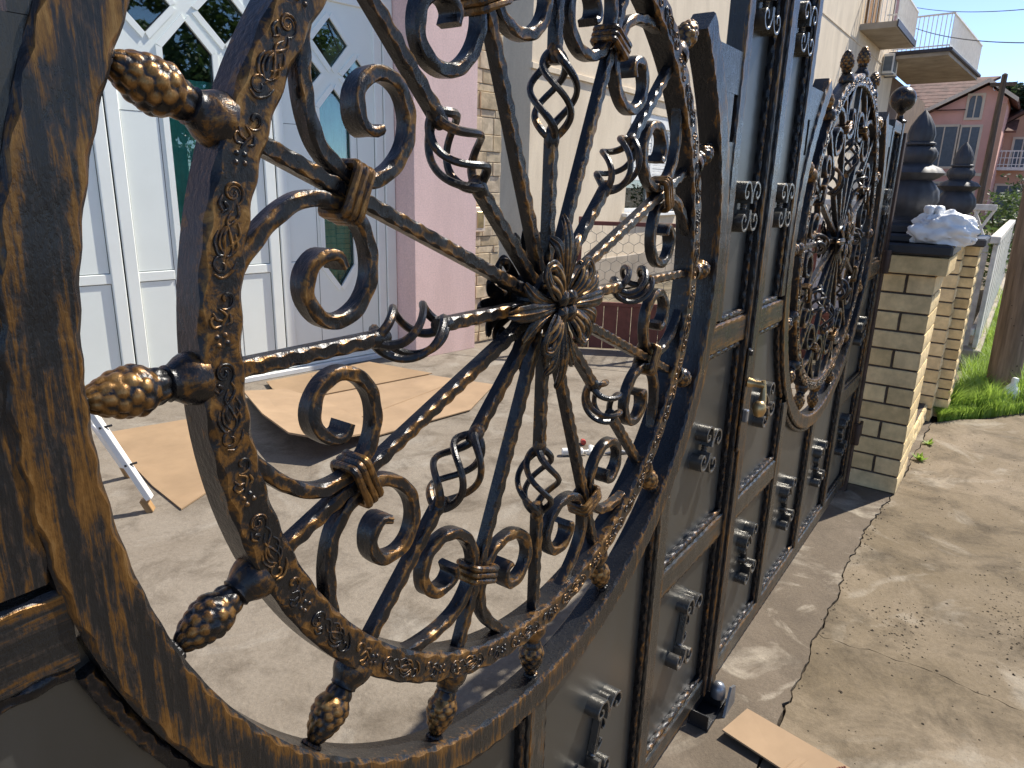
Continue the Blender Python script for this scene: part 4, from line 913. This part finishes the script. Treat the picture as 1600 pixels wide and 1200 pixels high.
wire((31, 4.6, 8.35), (16, -1.4, 5.0), 0.25, 'uppermost thin overhead cable crossing the sky at right', 0.010)
wire((31, 4.6, 7.75), (14, -1.4, 4.0), 0.30, 'middle overhead cable crossing the sky above the pink house')
wire((20, 0.5, 4.25), (45, 2.2, 7.0), 0.2, 'overhead cable from the thin pole to the pink house gable', 0.012)

# ================================================================= vegetation
def leaves(n, shape, size, seed, col=None):
    q = random.Random(seed); vs = []; fs = []
    for _ in range(n):
        c = Vector(shape(q)); d = Vector((q.gauss(0, 1), q.gauss(0, 1), q.gauss(0, 0.6))).normalized(); e = d.orthogonal().normalized(); e.rotate(Matrix.Rotation(q.uniform(0, 6.28), 3, d)); s = size*q.uniform(0.6, 1.3)
        b = len(vs); vs += [c-d*s, c+e*s*0.42, c+d*s, c-e*s*0.42]; fs.append((b, b+1, b+2, b+3))
    m = MB(); m.add(vs, fs); return m
def clumps(q, R, H, n): return [(Vector((q.gauss(0, R*0.52), q.gauss(0, R*0.52), q.uniform(-H, H)*0.85)), q.uniform(0.22, 0.42)*R) for _ in range(n)]
def tree(loc, h, R, H, label, seed, mat='leaf', n=5200, ls=0.13, group='trees'):
    t = empty('tree', loc, label, 'tree', group); q = random.Random(seed); m = MB()
    m.tube([Vector((0, 0, 0)), Vector((0.06, 0.03, h*0.35)), Vector((-0.03, 0.05, h*0.7)), Vector((0, 0, h))], lambda u: 0.16*(1-0.6*u), 9, 0)
    cl = clumps(q, R, H, 16)
    for c, r in cl[:9]: m.tube([Vector((0, 0, h*0.55)), Vector((c.x*0.45, c.y*0.45, h*0.8+c.z*0.3)), Vector((c.x, c.y, h+c.z))], lambda u: 0.055*(1-0.75*u), 6, 0)
    m.build('trunk', 'bark', t, 50)
    def shp(q):
        c, r = cl[int(q.random()*len(cl))]; d = Vector((q.gauss(0, 1), q.gauss(0, 1), q.gauss(0, 1))).normalized()*r*(q.random()**0.4); return (c.x+d.x, c.y+d.y, h+c.z+d.z*0.8)
    leaves(n, shp, ls, seed+1).build('crown', mat, t, 0); return t
tree((52, 0.1, 0), 7.2, 2.4, 1.7, 'dark green tree rising behind the orange house at the right edge', 31, 'leafdark', 6000, 0.2)
tree((56, -2.5, 0), 6.5, 2.8, 2.0, 'dark tree partly cut off by the right picture edge', 32, 'leafdark', 5000, 0.2)
tree((10.5, -9.2, 0), 5.0, 2.9, 2.1, 'leafy tree across the street, mirrored in the left garage glass', 33, 'leaf', 7000, 0.13)
tree((4.9, -9.4, 0), 4.1, 2.6, 2.0, 'leafy tree across the street, mirrored in the door glass beside the top pine cone', 36, 'leaf', 6500, 0.13)
tree((14.5, -9.8, 0), 4.6, 2.4, 1.8, 'leafy tree across the street, mirrored in the right garage glass', 34, 'leafdark', 6000, 0.13)
def shrub(loc, r, h, label, seed, mat='leaf', n=900, ls=0.06):
    t = empty('shrub', loc, label, 'shrub', 'garden shrubs'); q = random.Random(seed); m = MB()
    for k in range(5): a = q.uniform(0, 6.28); m.tube([Vector((0, 0, 0)), Vector((r*.5*math.cos(a), r*.5*math.sin(a), h*0.55)), Vector((r*.8*math.cos(a), r*.8*math.sin(a), h*0.9))], 0.012, 5, 0)
    m.build('stems', 'bark', t, 0)
    leaves(n, lambda q: (q.gauss(0, r*0.5), q.gauss(0, r*0.5), h*(0.2+0.8*q.random()**0.8)), ls, seed).build('foliage', mat, t, 0)
for k, (x, y, r, h, mt, lb) in enumerate(((12, 0.25, 0.6, 1.2, 'leaf', 'green shrub just behind the white lattice fence'), (15, 0.9, 0.7, 1.15, 'leafdark', 'dark green garden shrub left of the thin far pole'), (14, -0.25, 0.3, 1.7, 'leaf', 'tall loose shrub in front of the teal garage of the orange house'), (17, -0.5, 0.8, 1.35, 'leaf', 'yellow-green shrub right of the thin far pole'), (24, -1.0, 0.9, 1.7, 'leafdark', 'dark shrub below the small white far balcony'), (31, -0.9, 1.2, 2.4, 'leafdark', 'dark bush at right edge below the orange house'))): shrub((x, y, 0), r, h, lb, 40+k, mt, 900 if x < 20 else 1400, 0.05 if x < 20 else 0.09)
q = random.Random(77); vs = []; fs = []
for _ in range(26000):
    x = 5.02+q.random()**1.5*8.0; y0 = -0.27-(x-5.0)*0.66 if x < 6 else -0.95-(x-6)*0.45; y = q.uniform(max(y0, -2.2), -0.36 if x > 5.5 else -0.30)
    if y < y0: continue
    n_ = noise.noise(Vector((x*2.3, y*4, 0))); h = (0.09+0.17*q.random())*(1.0+0.9*n_)*(0.45 if (y-y0) < 0.10 else 1)
    if h < 0.02: continue
    a = q.uniform(0, 6.28); l = q.uniform(0.2, 0.9)*h; wv = 0.0035; dx, dy = math.cos(a), math.sin(a); b = len(vs)
    vs += [(x-dy*wv, y+dx*wv, -0.03), (x+dy*wv, y-dx*wv, -0.03), (x+dx*l*0.35+dy*wv*.7, y+dy*l*0.35-dx*wv*.7, h*0.6), (x+dx*l*0.35-dy*wv*.7, y+dy*l*0.35+dx*wv*.7, h*0.6), (x+dx*l, y+dy*l, h*0.95)]
    fs += [(b, b+1, b+2, b+3), (b+3, b+2, b+4)]
m = MB(); m.add(vs, fs); stuff(m.build('grass', 'grass', None, 0), 'bright green long grass strip beyond the brick pillars', None)
def weed(loc, n, r, label, seed):
    q = random.Random(seed); m = MB()
    for _ in range(n):
        a = q.uniform(0, 6.28); l = r*q.uniform(0.5, 1.2); e = q.uniform(0.25, 1.2); d = Vector((math.cos(a)*math.cos(e), math.sin(a)*math.cos(e), math.sin(e))); s = Vector((-math.sin(a), math.cos(a), 0))*l*0.2
        m.add([Vector((0, 0, 0)), d*l*0.5+s, d*l, d*l*0.5-s], [(0, 1, 2, 3)])
    o = m.build('weed', 'grass', None, 0); o.location = loc; tag(o, label, 'weed', 'weeds at the pillar foot')
weed((4.02, -0.285, -0.002), 34, 0.055, 'small bright weed tuft growing at the foot of the low brick plinth', 3); weed((4.40, -0.30, -0.002), 22, 0.05, 'tiny weed tuft farther along the brick plinth, nearer the grass', 4)

# ================================================================= things lying in the yard and on the drive
def board(name, poly, zf, th, label, cat='cardboard', grp=None, mat='card', creases=()):
    m = MB(); n = len(poly); vs = [(x, y, zf(x, y)) for x, y in poly]+[(x, y, zf(x, y)+th) for x, y in poly]
    m.add(vs, [tuple(range(n-1, -1, -1)), tuple(range(n, 2*n))]+[(i, (i+1) % n, (i+1) % n+n, i+n) for i in range(n)]); o = m.build(name, mat, None, 0); tag(o, label, cat, grp)
    for (a, b) in creases:
        A = Vector((*a, zf(*a)+th)); B = Vector((*b, zf(*b)+th)); MB().tube([A.lerp(B, t/6) for t in range(7)], 0.006, 6, 0).build('fold_ridge', mat, o, 60)
    return o
board('cardboard_sheet', [(1.70, 3.30), (1.53, 2.80), (1.63, 2.56), (2.12, 2.64), (2.50, 3.90), (2.06, 4.05)], lambda x, y: 0.155-0.150*max(0, min(1, (x-1.55)/0.75)), 0.012, 'large flattened cardboard sheet with raised front flap near the garage doors', 'cardboard', 'flattened cardboard in the courtyard')
board('cardboard_sheet', [(2.10, 2.65), (2.93, 2.53), (3.58, 2.80), (3.42, 3.55), (2.62, 3.72), (2.36, 3.60)], lambda x, y: 0.012, 0.008, 'flat cardboard sheet on the courtyard floor left of the wheel hub', 'cardboard', 'flattened cardboard in the courtyard', creases=(((2.3, 3.0), (3.48, 3.1)),))
board('cardboard_sheet', [(2.42, 3.62), (3.48, 3.40), (3.40, 4.10), (2.40, 4.24), (2.30, 4.02)], lambda x, y: 0.024, 0.007, 'cardboard sheet lying against the garage door sill', 'cardboard', 'flattened cardboard in the courtyard', creases=(((2.5, 3.7), (2.75, 4.1)),))
board('cardboard_sheet', [(0.745, 2.64), (1.02, 2.76), (1.50, 3.25), (1.66, 3.86), (1.02, 4.05), (0.80, 3.02)], lambda x, y: 0.004, 0.008, 'flat cardboard sheet behind the white trestle legs', 'cardboard', 'flattened cardboard in the courtyard')
o = board('cardboard_sheet', [(0.930, -0.096), (1.072, -0.128), (1.040, -0.330), (0.985, -0.66), (0.845, -0.62), (0.895, -0.285)], lambda x, y: 0.012+0.010*max(0, 1+(y+0.1)*4), 0.006, 'small cardboard strip on the driveway beside the gate stop', 'cardboard')
for dy in (0, 0.012, 0.024): MB().tube([Vector((0.894+0.0, -0.292-dy, 0.0195)), Vector((1.040, -0.335-dy, 0.0195))], 0.0028, 6, 0).build('fold_ridge', 'card', o, 60)
pc = MB(); q = random.Random(2)
for k in range(26): 
    a = k*2.4; r = 0.006+0.010*(1-k/26); z = 0.001+0.026*k/26; pc.lathe([(0.001, -0.002), (0.0045, 0), (0.001, 0.004)], 5, 'z', (r*math.cos(a), r*math.sin(a)*1.2, z))
o = pc.build('dry_cone', 'rust', None, 40); o.location = (0.975, -0.43, 0.020); o.rotation_euler = (0.5, 0.3, 0); tag(o, 'small dry brown cone lying on the cardboard strip', 'cone')
tr = empty('trestle', (0.65, 2.75, 0), 'white painted metal trestle legs with wooden feet beside the cardboard, at left', 'trestle')
def beam(a, b, w_, t, name, mat):
    a, b = Vector(a), Vector(b); d = (b-a); L = d.length; m = MB(); m.box(-w_/2, w_/2, -t/2, t/2, 0, L, 0.003); o = m.build(name, mat, tr, 0); o.location = a; o.rotation_euler = d.to_track_quat('Z', 'Y').to_euler()
beam((0, 0, 0.07), (-0.24, 0.22, 0.80), 0.045, 0.030, 'leg', 'whitepaint'); beam((0, 0, 0.0), (-0.023, 0.021, 0.071), 0.046, 0.034, 'foot', 'boards')
beam((0.12, 0.50, 0.07), (-0.22, 0.42, 0.80), 0.04, 0.028, 'leg', 'whitepaint'); beam((0.145, 0.505, 0.0), (0.118, 0.50, 0.071), 0.042, 0.032, 'foot', 'boards')
beam((-0.09, 0.085, 0.36), (-0.02, 0.47, 0.36), 0.022, 0.022, 'cross_brace', 'whitepaint'); beam((-0.26, 0.10, 0.80), (-0.24, 0.55, 0.80), 0.05, 0.04, 'top_bar', 'whitepaint')
for z, x, y in ((0.26, -0.052, 0.062), (0.46, -0.118, 0.122)): m = MB(); m.lathe([(0.006, -0.03), (0.006, 0.03)], 8, 'x', (x, y-0.02, z)); m.build('bolt', 'blackplastic', tr, 40)
o = MB().lathe([(0.012, 0), (0.024, 0.003), (0.024, 0.13), (0.020, 0.134), (0.010, 0.138), (0.009, 0.165)], 14, 'x').build('sealant_tube', 'whitepaint', None, 40); o.location = (2.62, 1.54, 0.026); o.rotation_euler = (0, 0, R_(-48)); tag(o, 'white sealant tube lying on the courtyard floor', 'tube')
m = MB(); m.box(-0.05, 0.05, -0.035, 0.035, 0, 0.006); m.tube([Vector((-0.04, -0.02, 0.012)), Vector((0, 0.012, 0.035)), Vector((0.045, -0.01, 0.01))], 0.014, 7, 0); o = m.build('paper_scrap', 'whitepaint', None, 30); o.location = (2.79, 1.42, 0.002); tag(o, 'crumpled white paper scrap beside the sealant tube', 'paper')
m = MB(); m.lathe([(0.010, 0), (0.018, 0.004), (0.018, 0.03), (0.009, 0.045), (0.008, 0.06)], 12, 'x'); o = m.build('red_cap', 'red', None, 40); o.location = (2.86, 1.52, 0.02); o.rotation_euler = (0, 0, 0.7); tag(o, 'small red plastic cap on the courtyard floor', 'cap')
m = MB(); m.tube([Vector((0, 0, 0.012)), Vector((0.06, -0.05, 0.018)), Vector((0.12, -0.11, 0.01))], lambda u: 0.006+0.012*u*(1-u)*4, 8, 0); o = m.build('metal_tool', 'greysteel', None, 40); o.location = (2.80, 1.33, 0.0); tag(o, 'small grey metal tool lying right of the paper scrap', 'tool')
